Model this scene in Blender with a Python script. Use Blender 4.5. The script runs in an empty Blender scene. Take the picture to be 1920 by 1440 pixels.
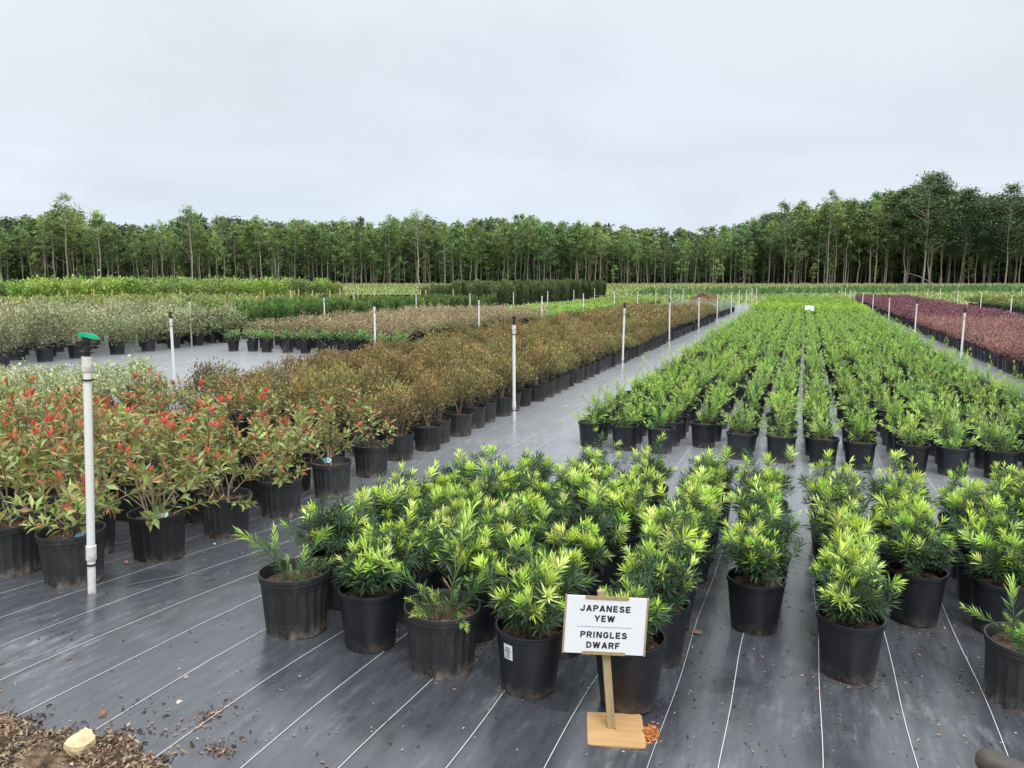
import bpy, math, random
import numpy as np
from mathutils import Vector, Matrix, Euler

sc = bpy.context.scene
COL = sc.collection
RNG = np.random.default_rng(7)
rnd = random.Random(7)
sin, cos, pi, R = math.sin, math.cos, math.pi, math.radians

# ------------------------------------------------------------------ camera
F_PX, CAM_H = 1443.0, 1.65
PITCH = math.atan(195 / F_PX)
YAW = math.atan(550 / math.hypot(F_PX, 195))
cam = bpy.data.cameras.new('camera')
cam.sensor_fit = 'HORIZONTAL'
cam.sensor_width = 36.0
cam.lens = 36.0 * F_PX / 1920.0
cam.clip_start, cam.clip_end = 0.05, 3000
cam_o = bpy.data.objects.new('camera', cam)
COL.objects.link(cam_o)
cam_o.location = (0, 0, CAM_H)
cam_o.rotation_euler = (pi / 2 - PITCH, 0, YAW)
sc.camera = cam_o

# ------------------------------------------------------------------ sky, sun, exposure
SUN_EL, SUN_AZ = R(52), YAW + .35
SUN_ROT = pi - SUN_AZ
w = bpy.data.worlds.new('World')
sc.world = w
w.use_nodes = True
nt = w.node_tree
nt.nodes.clear()
def N(tree, kind, **kw):
    n = tree.nodes.new(kind)
    for k, v in kw.items():
        if k == 'ins':
            for a, b in v.items(): n.inputs[a].default_value = b
        else: setattr(n, k, v)
    return n
def K(tree, a, b): tree.links.new(a, b)
out = N(nt, 'ShaderNodeOutputWorld')
bg = N(nt, 'ShaderNodeBackground'); bg.inputs['Strength'].default_value = 0.1
sky = N(nt, 'ShaderNodeTexSky', sky_type='NISHITA', sun_disc=False, sun_elevation=SUN_EL, sun_rotation=SUN_ROT)
tc = N(nt, 'ShaderNodeTexCoord')
sep = N(nt, 'ShaderNodeSeparateXYZ'); K(nt, tc.outputs['Generated'], sep.inputs[0])
# overcast dome: brighter towards the zenith, as under a closed cloud layer
ramp = N(nt, 'ShaderNodeValToRGB')
el = ramp.color_ramp.elements
el[0].position, el[0].color = 0.0, (4.75, 5.35, 6.0, 1)
el[1].position, el[1].color = 1.0, (19.0, 19.3, 19.7, 1)
e = ramp.color_ramp.elements.new(0.20); e.color = (5.1, 5.52, 5.98, 1)
e = ramp.color_ramp.elements.new(0.42); e.color = (5.55, 5.85, 6.22, 1)
K(nt, sep.outputs['Z'], ramp.inputs[0])
# cloud structure on a flat layer overhead
mz = N(nt, 'ShaderNodeMath', operation='ADD'); K(nt, sep.outputs['Z'], mz.inputs[0]); mz.inputs[1].default_value = 0.16
dx = N(nt, 'ShaderNodeMath', operation='DIVIDE'); K(nt, sep.outputs['X'], dx.inputs[0]); K(nt, mz.outputs[0], dx.inputs[1])
dy = N(nt, 'ShaderNodeMath', operation='DIVIDE'); K(nt, sep.outputs['Y'], dy.inputs[0]); K(nt, mz.outputs[0], dy.inputs[1])
cmb = N(nt, 'ShaderNodeCombineXYZ'); K(nt, dx.outputs[0], cmb.inputs[0]); K(nt, dy.outputs[0], cmb.inputs[1])
cn = N(nt, 'ShaderNodeTexNoise', ins={'Scale': 0.75, 'Detail': 5.0, 'Roughness': 0.55, 'Distortion': 0.4})
K(nt, cmb.outputs[0], cn.inputs['Vector'])
cr = N(nt, 'ShaderNodeMapRange', ins={1: 0.3, 2: 0.7, 3: 0.91, 4: 1.08}); K(nt, cn.outputs[0], cr.inputs[0])
cm = N(nt, 'ShaderNodeMix', data_type='RGBA', blend_type='MULTIPLY'); cm.inputs[0].default_value = 1.0
K(nt, ramp.outputs[0], cm.inputs[6]); K(nt, cr.outputs[0], cm.inputs[7])
cn2 = N(nt, 'ShaderNodeTexNoise', ins={'Scale': 0.4, 'Detail': 3.0}); K(nt, cmb.outputs[0], cn2.inputs['Vector'])
tint = N(nt, 'ShaderNodeValToRGB')
tint.color_ramp.elements[0].position, tint.color_ramp.elements[0].color = 0.35, (0.985, 1.0, 1.015, 1)
tint.color_ramp.elements[1].position, tint.color_ramp.elements[1].color = 0.65, (1.02, 0.995, 1.0, 1)
K(nt, cn2.outputs[0], tint.inputs[0])
cm2 = N(nt, 'ShaderNodeMix', data_type='RGBA', blend_type='MULTIPLY'); cm2.inputs[0].default_value = 1.0
K(nt, cm.outputs[2], cm2.inputs[6]); K(nt, tint.outputs[0], cm2.inputs[7])
mx = N(nt, 'ShaderNodeMix', data_type='RGBA'); mx.inputs[0].default_value = 0.95
K(nt, sky.outputs[0], mx.inputs[6]); K(nt, cm2.outputs[2], mx.inputs[7])
K(nt, mx.outputs[2], bg.inputs['Color']); K(nt, bg.outputs[0], out.inputs[0])

sun = bpy.data.lights.new('sun', 'SUN')
sun.energy, sun.angle, sun.color = 1.5, R(30), (1.0, 0.97, 0.93)
sun_o = bpy.data.objects.new('sun', sun); COL.objects.link(sun_o)
sun_o.rotation_euler = (pi / 2 - SUN_EL, 0, SUN_AZ)
vs = sc.view_settings
vs.view_transform, vs.look, vs.exposure, vs.gamma, vs.use_curve_mapping = 'Standard', 'None', 0.62, 1.0, False
sc.cycles.max_bounces = 6
sc.cycles.diffuse_bounces = 3
sc.cycles.glossy_bounces = 2
sc.cycles.transmission_bounces = 3
sc.cycles.use_adaptive_sampling = True

# ------------------------------------------------------------------ materials
def mat(name, col=(.5, .5, .5), rough=.5, spec=.5, **kw):
    m = bpy.data.materials.new(name); m.use_nodes = True
    b = m.node_tree.nodes['Principled BSDF']
    b.inputs['Base Color'].default_value = (*col, 1)
    b.inputs['Roughness'].default_value = rough
    b.inputs['Specular IOR Level'].default_value = spec
    return m
def bsdf(m): return m.node_tree.nodes['Principled BSDF']
def noise_color(m, scale, stops, detail=4, coord='Object', stretch=None, rough=None, bump=0, bdist=.01, dist=0):
    """base colour from noise; stops: [(pos, rgb)]"""
    t = m.node_tree; b = bsdf(m)
    c = N(t, 'ShaderNodeTexCoord')
    src = c.outputs[coord]
    if stretch:
        mp = N(t, 'ShaderNodeMapping'); mp.inputs['Scale'].default_value = stretch
        K(t, src, mp.inputs[0]); src = mp.outputs[0]
    n = N(t, 'ShaderNodeTexNoise', ins={'Scale': scale, 'Detail': detail, 'Roughness': .6, 'Distortion': dist}); K(t, src, n.inputs['Vector'])
    r = N(t, 'ShaderNodeValToRGB')
    r.color_ramp.elements[0].position, r.color_ramp.elements[0].color = stops[0][0], (*stops[0][1], 1)
    r.color_ramp.elements[1].position, r.color_ramp.elements[1].color = stops[-1][0], (*stops[-1][1], 1)
    for p, cc in stops[1:-1]:
        q = r.color_ramp.elements.new(p); q.color = (*cc, 1)
    K(t, n.outputs[0], r.inputs[0]); K(t, r.outputs[0], b.inputs['Base Color'])
    if rough:
        rr = N(t, 'ShaderNodeMapRange', ins={1: .3, 2: .7, 3: rough[0], 4: rough[1]})
        K(t, n.outputs[0], rr.inputs[0]); K(t, rr.outputs[0], b.inputs['Roughness'])
    if bump:
        bp = N(t, 'ShaderNodeBump', ins={'Strength': bump, 'Distance': bdist}); K(t, n.outputs[0], bp.inputs['Height'])
        K(t, bp.outputs[0], b.inputs['Normal'])
    return r
def leaf_material(name, rough=.45, spec=.35, trans=.28, vary=.25, hue=.02):
    m = mat(name, rough=rough, spec=spec)
    t = m.node_tree; b = bsdf(m); o = t.nodes['Material Output']
    a = N(t, 'ShaderNodeAttribute', attribute_name='Col')
    oi = N(t, 'ShaderNodeObjectInfo')
    hs = N(t, 'ShaderNodeHueSaturation')
    h = N(t, 'ShaderNodeMapRange', ins={3: .5 - hue, 4: .5 + hue}); K(t, oi.outputs['Random'], h.inputs[0])
    mm = N(t, 'ShaderNodeMath', operation='MULTIPLY'); mm.inputs[1].default_value = 7.31; K(t, oi.outputs['Random'], mm.inputs[0])
    fr = N(t, 'ShaderNodeMath', operation='FRACT'); K(t, mm.outputs[0], fr.inputs[0])
    v = N(t, 'ShaderNodeMapRange', ins={3: 1 - vary, 4: 1 + vary}); K(t, fr.outputs[0], v.inputs[0])
    K(t, h.outputs[0], hs.inputs['Hue']); K(t, v.outputs[0], hs.inputs['Value']); K(t, a.outputs['Color'], hs.inputs['Color'])
    K(t, hs.outputs[0], b.inputs['Base Color'])
    tr = N(t, 'ShaderNodeBsdfTranslucent'); K(t, hs.outputs[0], tr.inputs['Color'])
    ms = N(t, 'ShaderNodeMixShader'); ms.inputs[0].default_value = trans
    K(t, b.outputs[0], ms.inputs[1]); K(t, tr.outputs[0], ms.inputs[2]); K(t, ms.outputs[0], o.inputs[0])
    return m
M = {}
M['leaf'] = leaf_material('leaf', .40, .42, .3, .22)
M['gloss_leaf'] = leaf_material('glossy_leaf', .33, .5, .25, .15, .012)
M['tree_leaf'] = leaf_material('tree_leaf', .6, .2, .25, .3, .025)
M['pot'] = mat('smooth_pot_plastic', (.012, .014, .019), .36, .45)
noise_color(M['pot'], 9, [(.3, (.010, .011, .015)), (.62, (.014, .016, .021)), (.8, (.05, .05, .053))], 8, rough=(.28, .5), stretch=(1, 1, .5))
M['rib'] = mat('ribbed_pot_plastic', (.02, .02, .022), .5, .4)
noise_color(M['rib'], 8, [(.3, (.014, .0145, .0155)), (.6, (.025, .026, .027)), (.85, (.08, .077, .07))], 8, rough=(.4, .6), stretch=(1, 1, .4))
M['soil'] = mat('potting_bark', (.05, .03, .02), .9, .2)
noise_color(M['soil'], 60, [(.3, (.018, .012, .009)), (.5, (.08, .05, .034)), (.7, (.21, .14, .10))], 3, bump=1, bdist=.02)
M['chip'] = leaf_material('bark_chip', .8, .2, 0.0, .2, .01)
M['stem'] = mat('twig_bark', (.2, .15, .1), .8, .2)
M['greenstem'] = mat('green_stem', (.09, .11, .04), .6, .3)
M['white'] = mat('white_pvc', (.78, .78, .76), .35, .5)
noise_color(M['white'], 6, [(.3, (.71, .71, .70)), (.6, (.68, .68, .66)), (.8, (.52, .50, .45))], 6, stretch=(1, 1, .3), rough=(.3, .5))
M['black'] = mat('black_plastic', (.012, .012, .013), .4, .5)
M['green'] = mat('green_nozzle_plastic', (.0, .34, .17), .35, .5)
M['ply'] = mat('plywood', (.46, .29, .13), .55, .3)
noise_color(M['ply'], 6, [(.3, (.5, .32, .15)), (.7, (.38, .23, .10))], 5, stretch=(1, 8, 1))
M['post'] = mat('weathered_wood', (.38, .29, .15), .65, .3)
noise_color(M['post'], 14, [(.3, (.40, .31, .17)), (.7, (.25, .19, .10))], 5, stretch=(4, 4, .4))
M['paper'] = mat('white_paper', (.68, .70, .73), .5, .3)
noise_color(M['paper'], 9, [(.3, (.69, .71, .74)), (.6, (.67, .685, .71)), (.8, (.60, .60, .60))], 6, rough=(.4, .6))
M['ink'] = mat('black_ink', (.018, .018, .02), .6, .3)
M['teal'] = mat('teal_tag', (.01, .2, .23), .35, .5)
M['paleblue'] = mat('pale_blue_tag', (.42, .6, .68), .35, .5)
M['stake'] = mat('bamboo_stake', (.55, .42, .2), .6, .3)
noise_color(M['stake'], 5, [(.3, (.62, .48, .24)), (.7, (.42, .31, .15))], 3)
M['bark'] = mat('tree_bark', (.2, .17, .14), .9, .15)
noise_color(M['bark'], 3, [(.3, (.18, .155, .13)), (.6, (.33, .29, .24)), (.8, (.44, .40, .34))], 5, stretch=(1, 1, .25))
M['darkbark'] = mat('inner_tree_bark', (.1, .085, .07), .9, .15)
noise_color(M['darkbark'], 3, [(.3, (.10, .088, .075)), (.7, (.24, .21, .175))], 4, stretch=(1, 1, .25))
M['rock'] = mat('tan_stone', (.6, .48, .3), .85, .25)
noise_color(M['rock'], 11, [(.3, (.42, .3, .17)), (.5, (.62, .48, .29)), (.72, (.78, .70, .54))], 6, bump=.6, bdist=.012)
M['line'] = mat('woven_white_thread', (.64, .64, .63), .7, .2)
M['grip'] = mat('worn_rubber_grip', (.05, .042, .036), .55, .35)
noise_color(M['grip'], 14, [(.3, (.03, .026, .023)), (.6, (.065, .055, .047)), (.8, (.13, .115, .1))], 5, bump=.2, bdist=.004)
M['steel'] = mat('grey_steel', (.1, .1, .1), .5, .5)
M['rust'] = mat('orange_fibre', (.40, .12, .04), .9, .1)

def vary_value(m, lo, hi):
    t = m.node_tree; b = bsdf(m); l = b.inputs['Base Color'].links[0]; src = l.from_socket
    oi = N(t, 'ShaderNodeObjectInfo'); mr = N(t, 'ShaderNodeMapRange', ins={3: lo, 4: hi}); K(t, oi.outputs['Random'], mr.inputs[0])
    hs = N(t, 'ShaderNodeHueSaturation'); K(t, mr.outputs[0], hs.inputs['Value']); K(t, src, hs.inputs['Color']); K(t, hs.outputs[0], b.inputs['Base Color'])
def splash(m, z0, z1, col, amount, scale=26):
    t = m.node_tree; b = bsdf(m); src = b.inputs['Base Color'].links[0].from_socket
    c = N(t, 'ShaderNodeTexCoord'); s_ = N(t, 'ShaderNodeSeparateXYZ'); K(t, c.outputs['Object'], s_.inputs[0])
    g_ = N(t, 'ShaderNodeMapRange', ins={1: z0, 2: z1, 3: 1.0, 4: 0.0}); K(t, s_.outputs[2], g_.inputs[0])
    n_ = N(t, 'ShaderNodeTexNoise', ins={'Scale': scale, 'Detail': 6.0, 'Roughness': .7}); K(t, c.outputs['Object'], n_.inputs['Vector'])
    k_ = N(t, 'ShaderNodeMapRange', ins={1: .42, 2: .62, 3: 0.0, 4: amount}); K(t, n_.outputs[0], k_.inputs[0])
    p_ = N(t, 'ShaderNodeMath', operation='MULTIPLY'); K(t, g_.outputs[0], p_.inputs[0]); K(t, k_.outputs[0], p_.inputs[1])
    x_ = N(t, 'ShaderNodeMix', data_type='RGBA'); K(t, p_.outputs[0], x_.inputs[0]); K(t, src, x_.inputs[6]); x_.inputs[7].default_value = (*col, 1)
    K(t, x_.outputs[2], b.inputs['Base Color'])
splash(M['pot'], .0, .07, (.16, .13, .11), .75); splash(M['rib'], .0, .08, (.17, .14, .12), .8); splash(M['white'], .0, .13, (.30, .22, .15), .8, 40)
vary_value(M['pot'], .55, 1.5); vary_value(M['rib'], .55, 1.6); vary_value(M['bark'], .75, 1.3)
# woven ground cover: black, slightly shiny weave with dust films and dried puddle rings
m = M['mat'] = mat('weed_mat_fabric', (.04, .04, .043), .42, 1.0)
t = m.node_tree; b = bsdf(m)
c = N(t, 'ShaderNodeTexCoord')
n1 = N(t, 'ShaderNodeTexNoise', ins={'Scale': .9, 'Detail': 7.0, 'Roughness': .62, 'Distortion': .6}); K(t, c.outputs['Object'], n1.inputs['Vector'])
mp = N(t, 'ShaderNodeMapping'); mp.inputs['Scale'].default_value = (5, 1, 1); mp.inputs['Rotation'].default_value = (0, 0, R(62)); K(t, c.outputs['Object'], mp.inputs[0])
n2 = N(t, 'ShaderNodeTexNoise', ins={'Scale': 5.0, 'Detail': 8.0, 'Roughness': .65}); K(t, mp.outputs[0], n2.inputs['Vector'])
n3 = N(t, 'ShaderNodeTexNoise', ins={'Scale': 34.0, 'Detail': 4.0, 'Roughness': .7}); K(t, c.outputs['Object'], n3.inputs['Vector'])
a1 = N(t, 'ShaderNodeMath', operation='MULTIPLY'); K(t, n1.outputs[0], a1.inputs[0]); K(t, n2.outputs[0], a1.inputs[1])
a2 = N(t, 'ShaderNodeMath', operation='MULTIPLY_ADD'); K(t, n3.outputs[0], a2.inputs[0]); a2.inputs[1].default_value = .10; K(t, a1.outputs[0], a2.inputs[2])
r = N(t, 'ShaderNodeValToRGB')
E_ = r.color_ramp.elements
E_[0].position, E_[0].color = .20, (.035, .039, .047, 1)
E_[1].position, E_[1].color = .56, (.32, .315, .30, 1)
q = E_.new(.33); q.color = (.057, .062, .072, 1)
q = E_.new(.42); q.color = (.105, .111, .123, 1)
K(t, a2.outputs[0], r.inputs[0])
n5 = N(t, 'ShaderNodeTexNoise', ins={'Scale': 2.3, 'Detail': 2.0, 'Distortion': .8}); K(t, c.outputs['Object'], n5.inputs['Vector'])
st = N(t, 'ShaderNodeMapRange', ins={1: .60, 2: .63, 3: 1.0, 4: .72}); K(t, n5.outputs[0], st.inputs[0])     # damp and dried puddle patches
mm_ = N(t, 'ShaderNodeMix', data_type='RGBA', blend_type='MULTIPLY'); mm_.inputs[0].default_value = 1.0
K(t, r.outputs[0], mm_.inputs[6]); K(t, st.outputs[0], mm_.inputs[7]); 
# base colour paler with distance: grazing sky reflection painted into the fabric
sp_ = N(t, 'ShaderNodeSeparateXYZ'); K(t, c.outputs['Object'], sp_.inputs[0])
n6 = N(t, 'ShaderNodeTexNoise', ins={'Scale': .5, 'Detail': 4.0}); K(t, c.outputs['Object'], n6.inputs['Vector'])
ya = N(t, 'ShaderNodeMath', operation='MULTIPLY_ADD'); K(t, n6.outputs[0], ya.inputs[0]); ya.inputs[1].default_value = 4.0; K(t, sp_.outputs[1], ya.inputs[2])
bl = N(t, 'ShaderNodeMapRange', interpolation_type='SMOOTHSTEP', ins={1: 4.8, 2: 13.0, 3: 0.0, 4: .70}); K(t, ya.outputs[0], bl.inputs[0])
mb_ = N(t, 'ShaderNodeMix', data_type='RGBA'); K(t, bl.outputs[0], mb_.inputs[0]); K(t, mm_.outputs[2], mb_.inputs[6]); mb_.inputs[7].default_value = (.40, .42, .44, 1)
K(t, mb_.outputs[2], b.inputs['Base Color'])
rr = N(t, 'ShaderNodeMapRange', ins={1: .2, 2: .5, 3: .22, 4: .33}); K(t, a1.outputs[0], rr.inputs[0]); K(t, rr.outputs[0], b.inputs['Roughness'])
wv = N(t, 'ShaderNodeTexNoise', ins={'Scale': 420.0, 'Detail': 1.0}); mp2 = N(t, 'ShaderNodeMapping'); mp2.inputs['Scale'].default_value = (1, .3, 1)
K(t, c.outputs['Object'], mp2.inputs[0]); K(t, mp2.outputs[0], wv.inputs['Vector'])
bp = N(t, 'ShaderNodeBump', ins={'Strength': .05, 'Distance': .0008}); K(t, wv.outputs[0], bp.inputs['Height'])
n4 = N(t, 'ShaderNodeTexNoise', ins={'Scale': 1.6, 'Detail': 3.0}); K(t, c.outputs['Object'], n4.inputs['Vector'])
bp2 = N(t, 'ShaderNodeBump', ins={'Strength': .12, 'Distance': .03}); K(t, n4.outputs[0], bp2.inputs['Height']); K(t, bp.outputs[0], bp2.inputs['Normal'])
K(t, bp2.outputs[0], b.inputs['Normal'])
b.inputs['Sheen Weight'].default_value = .6; b.inputs['Sheen Roughness'].default_value = .24; b.inputs['Sheen Tint'].default_value = (.93, .97, 1, 1)
M['field'] = mat('field_grass', (.1, .13, .04), .9, .1)
noise_color(M['field'], .22, [(.3, (.12, .18, .05)), (.48, (.17, .23, .065)), (.62, (.23, .25, .10)), (.8, (.34, .29, .18))], 6, stretch=(1, 1, 1))
M['mulch'] = mat('mulch_soil', (.1, .07, .045), .95, .1)
noise_color(M['mulch'], 26, [(.3, (.035, .024, .017)), (.5, (.12, .084, .056)), (.68, (.28, .21, .14))], 6, bump=1, bdist=.02)

# ------------------------------------------------------------------ geometry helpers
class Geo:
    def __init__(s): s.v, s.l, s.ls, s.c, s.mi, s.sm, s.nv, s.nl = [], [], [], [], [], [], 0, 0
    def add(s, v, f, col=(.5, .5, .5), mi=0, smooth=False):
        v = np.asarray(v, float).reshape(-1, 3); f = np.asarray(f, int)
        if f.ndim == 1: f = f.reshape(1, -1)
        k = f.shape[1]
        c = np.asarray(col, float)
        if c.ndim == 1: c = np.tile(c, (len(v), 1))
        s.v.append(v); s.c.append(c); s.l.append((f + s.nv).ravel()); s.ls.append(s.nl + np.arange(len(f)) * k)
        s.mi.append(np.full(len(f), mi)); s.sm.append(np.full(len(f), not smooth))
        s.nv += len(v); s.nl += f.size
    def arrays(s):
        return (np.concatenate(s.v), np.concatenate(s.l), np.concatenate(s.ls), np.concatenate(s.c), np.concatenate(s.mi), np.concatenate(s.sm))
    def mesh(s, name, mats):
        V, L, LS, C, MI, SM = s.arrays()
        return make_mesh(name, V, L, LS, C, MI, SM, mats)
def make_mesh(name, V, L, LS, C, MI, SM, mats):
    me = bpy.data.meshes.new(name)
    me.vertices.add(len(V)); me.vertices.foreach_set('co', V.astype(np.float32).ravel())
    me.loops.add(len(L)); me.loops.foreach_set('vertex_index', L.astype(np.int32))
    me.polygons.add(len(LS)); me.polygons.foreach_set('loop_start', LS.astype(np.int32))
    me.polygons.foreach_set('material_index', MI.astype(np.int32))
    me.update(calc_edges=True)
    a = me.attributes.new('sharp_face', 'BOOLEAN', 'FACE'); a.data.foreach_set('value', SM.astype(bool))
    ca = me.color_attributes.new('Col', 'FLOAT_COLOR', 'POINT')
    ca.data.foreach_set('color', np.concatenate([C, np.ones((len(C), 1))], 1).astype(np.float32).ravel())
    for m in mats: me.materials.append(m)
    return me
def joined(name, geos, places, mats):
    """one mesh out of many placed copies; geos: list of Geo; places: (index, x, y, z, rot, scale)"""
    A = [g.arrays() for g in geos]
    V, L, LS, C, MI, SM = [], [], [], [], [], []
    nv = nl = 0
    for (i, x, y, z, rot, s) in places:
        v, l, ls, cc, mi, sm = A[i]
        cr, sr = cos(rot) * s, sin(rot) * s
        V.append(np.stack([v[:, 0] * cr - v[:, 1] * sr + x, v[:, 0] * sr + v[:, 1] * cr + y, v[:, 2] * s + z], 1))
        L.append(l + nv); LS.append(ls + nl); C.append(cc * RNG.uniform(.85, 1.15)); MI.append(mi); SM.append(sm)
        nv += len(v); nl += len(l)
    return make_mesh(name, *[np.concatenate(q) for q in (V, L, LS, C, MI, SM)], mats)
def lathe(g, prof, n=32, col=(.5, .5, .5), mi=0, smooth=True, mod=None):
    a = np.arange(n) * 2 * pi / n
    V = []
    for r, z in prof:
        rr = np.full(n, r) if mod is None else r + mod(a, z)
        V.append(np.stack([rr * np.cos(a), rr * np.sin(a), np.full(n, z)], 1))
    V = np.concatenate(V)
    f = []
    for k in range(len(prof) - 1):
        i = np.arange(n); j = (i + 1) % n
        f.append(np.stack([k * n + i, k * n + j, (k + 1) * n + j, (k + 1) * n + i], 1))
    g.add(V, np.concatenate(f), col, mi, smooth)
def disc(g, r, z, n=32, col=(.5, .5, .5), mi=0, bumpy=0, flip=False):
    a = np.arange(n) * 2 * pi / n
    V = [(0, 0, z + bumpy)] + [(r * cos(t) * .55, r * sin(t) * .55, z + bumpy * rnd.uniform(.2, 1)) for t in a] + [(r * cos(t), r * sin(t), z) for t in a]
    T = [(0, 1 + i, 1 + (i + 1) % n) for i in range(n)]
    Q = [(1 + i, 1 + n + i, 1 + n + (i + 1) % n, 1 + (i + 1) % n) for i in range(n)]
    if flip: T = [q[::-1] for q in T]; Q = [q[::-1] for q in Q]
    V = np.array(V)
    g.add(V, np.array(T), col, mi); g.nv -= len(V); g.v.pop(); g.c.pop()
    g.add(V, np.array(Q), col, mi)
def tube(g, pts, rad, n=6, col=(.5, .5, .5), mi=0, cap=True, smooth=True):
    pts = np.asarray(pts, float); m = len(pts)
    rad = np.full(m, rad) if np.isscalar(rad) else np.asarray(rad, float)
    tang = np.gradient(pts, axis=0); tang /= np.linalg.norm(tang, axis=1)[:, None] + 1e-9
    ref = np.array([1., 0, 0]) if abs(tang[0][0]) < .8 else np.array([0, 1., 0])
    V = []
    a = np.arange(n) * 2 * pi / n
    for p, tt, rr in zip(pts, tang, rad):
        u = np.cross(tt, ref); u /= np.linalg.norm(u) + 1e-9; vv = np.cross(tt, u)
        V.append(p + rr * (np.cos(a)[:, None] * u + np.sin(a)[:, None] * vv))
    V = np.concatenate(V); f = []
    for k in range(m - 1):
        i = np.arange(n); j = (i + 1) % n
        f.append(np.stack([k * n + i, (k + 1) * n + i, (k + 1) * n + j, k * n + j], 1))
    g.add(V, np.concatenate(f), col, mi, smooth)
    if cap:
        for k, fl in ((0, 1), (m - 1, 0)):
            q = V[k * n:(k + 1) * n]; ix = np.arange(n)
            g.add(q, (ix if fl else ix[::-1]), col, mi)
def box(g, lo, hi, col=(.5, .5, .5), mi=0, taper=0):
    x0, y0, z0 = lo; x1, y1, z1 = hi
    v = [(x0, y0, z0), (x1, y0, z0), (x1, y1, z0), (x0, y1, z0), (x0, y0, z1), (x1, y0, z1), (x1, y1, z1), (x0, y1, z1)]
    g.add(v, [(0, 3, 2, 1), (4, 5, 6, 7), (0, 1, 5, 4), (1, 2, 6, 5), (2, 3, 7, 6), (3, 0, 4, 7)], col, mi)
def unit(v): return v / (np.linalg.norm(v, axis=-1, keepdims=True) + 1e-9)
def leaves(g, p, d, length, width, col, mi=0, up=(0, 0, 1), curl=.0, wide=.5, rng=RNG, full=True, tipcol=None):
    """many leaves at once. p, d: (N,3); length, width: scalar or (N,); col (N,3)"""
    n = len(p); d = unit(np.asarray(d, float)); p = np.asarray(p, float)
    length = np.broadcast_to(length, n)[:, None]; width = np.broadcast_to(width, n)[:, None]
    upv = np.asarray(up, float) + rng.normal(0, .35, (n, 3))
    side = unit(np.cross(d, upv)); nor = unit(np.cross(side, d))
    col = np.broadcast_to(np.asarray(col, float), (n, 3))
    droop = -curl * length * nor
    if full:      # folded pointed leaf: base, two wide points, a mid rib, tip
        b0 = p; m0 = p + d * length * wide + side * width * .5 + nor * width * .18 + droop * .25
        m1 = p + d * length * wide - side * width * .5 + nor * width * .18 + droop * .25
        mc = p + d * length * (wide + .04) + droop * .25
        tip = p + d * length + droop
        V = np.stack([b0, m0, mc, m1, tip], 1).reshape(-1, 3)
        k = np.arange(n)[:, None] * 5
        F = np.concatenate([k + [0, 2, 1], k + [0, 3, 2], k + [1, 2, 4], k + [2, 3, 4]], 0)
        C = np.repeat(col, 5, 0)
        if tipcol is not None: C[4::5] = tipcol
        g.add(V, F, C, mi)
    else:         # one lozenge quad
        m0 = p + d * length * wide + side * width * .5 + droop * .25; m1 = p + d * length * wide - side * width * .5 + droop * .25
        V = np.stack([p, m0, p + d * length + droop, m1], 1).reshape(-1, 3)
        k = np.arange(n)[:, None] * 4
        g.add(V, k + [0, 3, 2, 1], np.repeat(col, 4, 0), mi)
def jitter(c, n, s=.15, rng=RNG):
    c = np.broadcast_to(np.asarray(c, float), (n, 3))
    return np.clip(c * rng.uniform(1 - s, 1 + s, (n, 1)) * rng.uniform(1 - s * .4, 1 + s * .4, (n, 3)), 0, 1)

# ------------------------------------------------------------------ object helpers
def link(o): COL.objects.link(o); return o
def thing(name, label, cat, loc=(0, 0, 0), rz=0, group=None, scale=1):
    o = link(bpy.data.objects.new(name, None)); o.empty_display_size = .1
    o.location = loc; o.rotation_euler = (0, 0, rz); o.scale = (scale,) * 3
    o['label'] = label; o['category'] = cat
    if group: o['group'] = group
    return o
def part(parent, name, me, loc=(0, 0, 0), rot=(0, 0, 0), scale=(1, 1, 1), label=None):
    o = link(bpy.data.objects.new(name, me)); o.parent = parent
    o.location = loc; o.rotation_euler = rot
    o.scale = (scale,) * 3 if np.isscalar(scale) else scale
    if label: o['label'] = label
    return o
def solid(name, me, label, cat, loc=(0, 0, 0), rz=0, group=None, scale=1):
    o = link(bpy.data.objects.new(name, me)); o.location = loc; o.rotation_euler = (0, 0, rz); o.scale = (scale,) * 3
    o['label'] = label; o['category'] = cat
    if group: o['group'] = group
    return o
def stuff(name, me, parent=None):
    o = link(bpy.data.objects.new(name, me)); o['kind'] = 'stuff'; o.parent = parent
    return o
def structure(name, me):
    o = link(bpy.data.objects.new(name, me)); o['kind'] = 'structure'
    return o
ONES = 'zeroth first second third fourth fifth sixth seventh eighth ninth tenth eleventh twelfth thirteenth fourteenth fifteenth sixteenth seventeenth eighteenth nineteenth'.split()
TENS = {20: ('twentieth', 'twenty'), 30: ('thirtieth', 'thirty'), 40: ('fortieth', 'forty'), 50: ('fiftieth', 'fifty'), 60: ('sixtieth', 'sixty'), 70: ('seventieth', 'seventy'), 80: ('eightieth', 'eighty'), 90: ('ninetieth', 'ninety')}
def nth(k):
    if k >= 100: return 'hundredth' if k == 100 else 'hundred-and-' + nth(k - 100)
    if k < 20: return ONES[k]
    a, b_ = TENS[k // 10 * 10]
    return a if k % 10 == 0 else b_ + '-' + ONES[k % 10]

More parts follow.
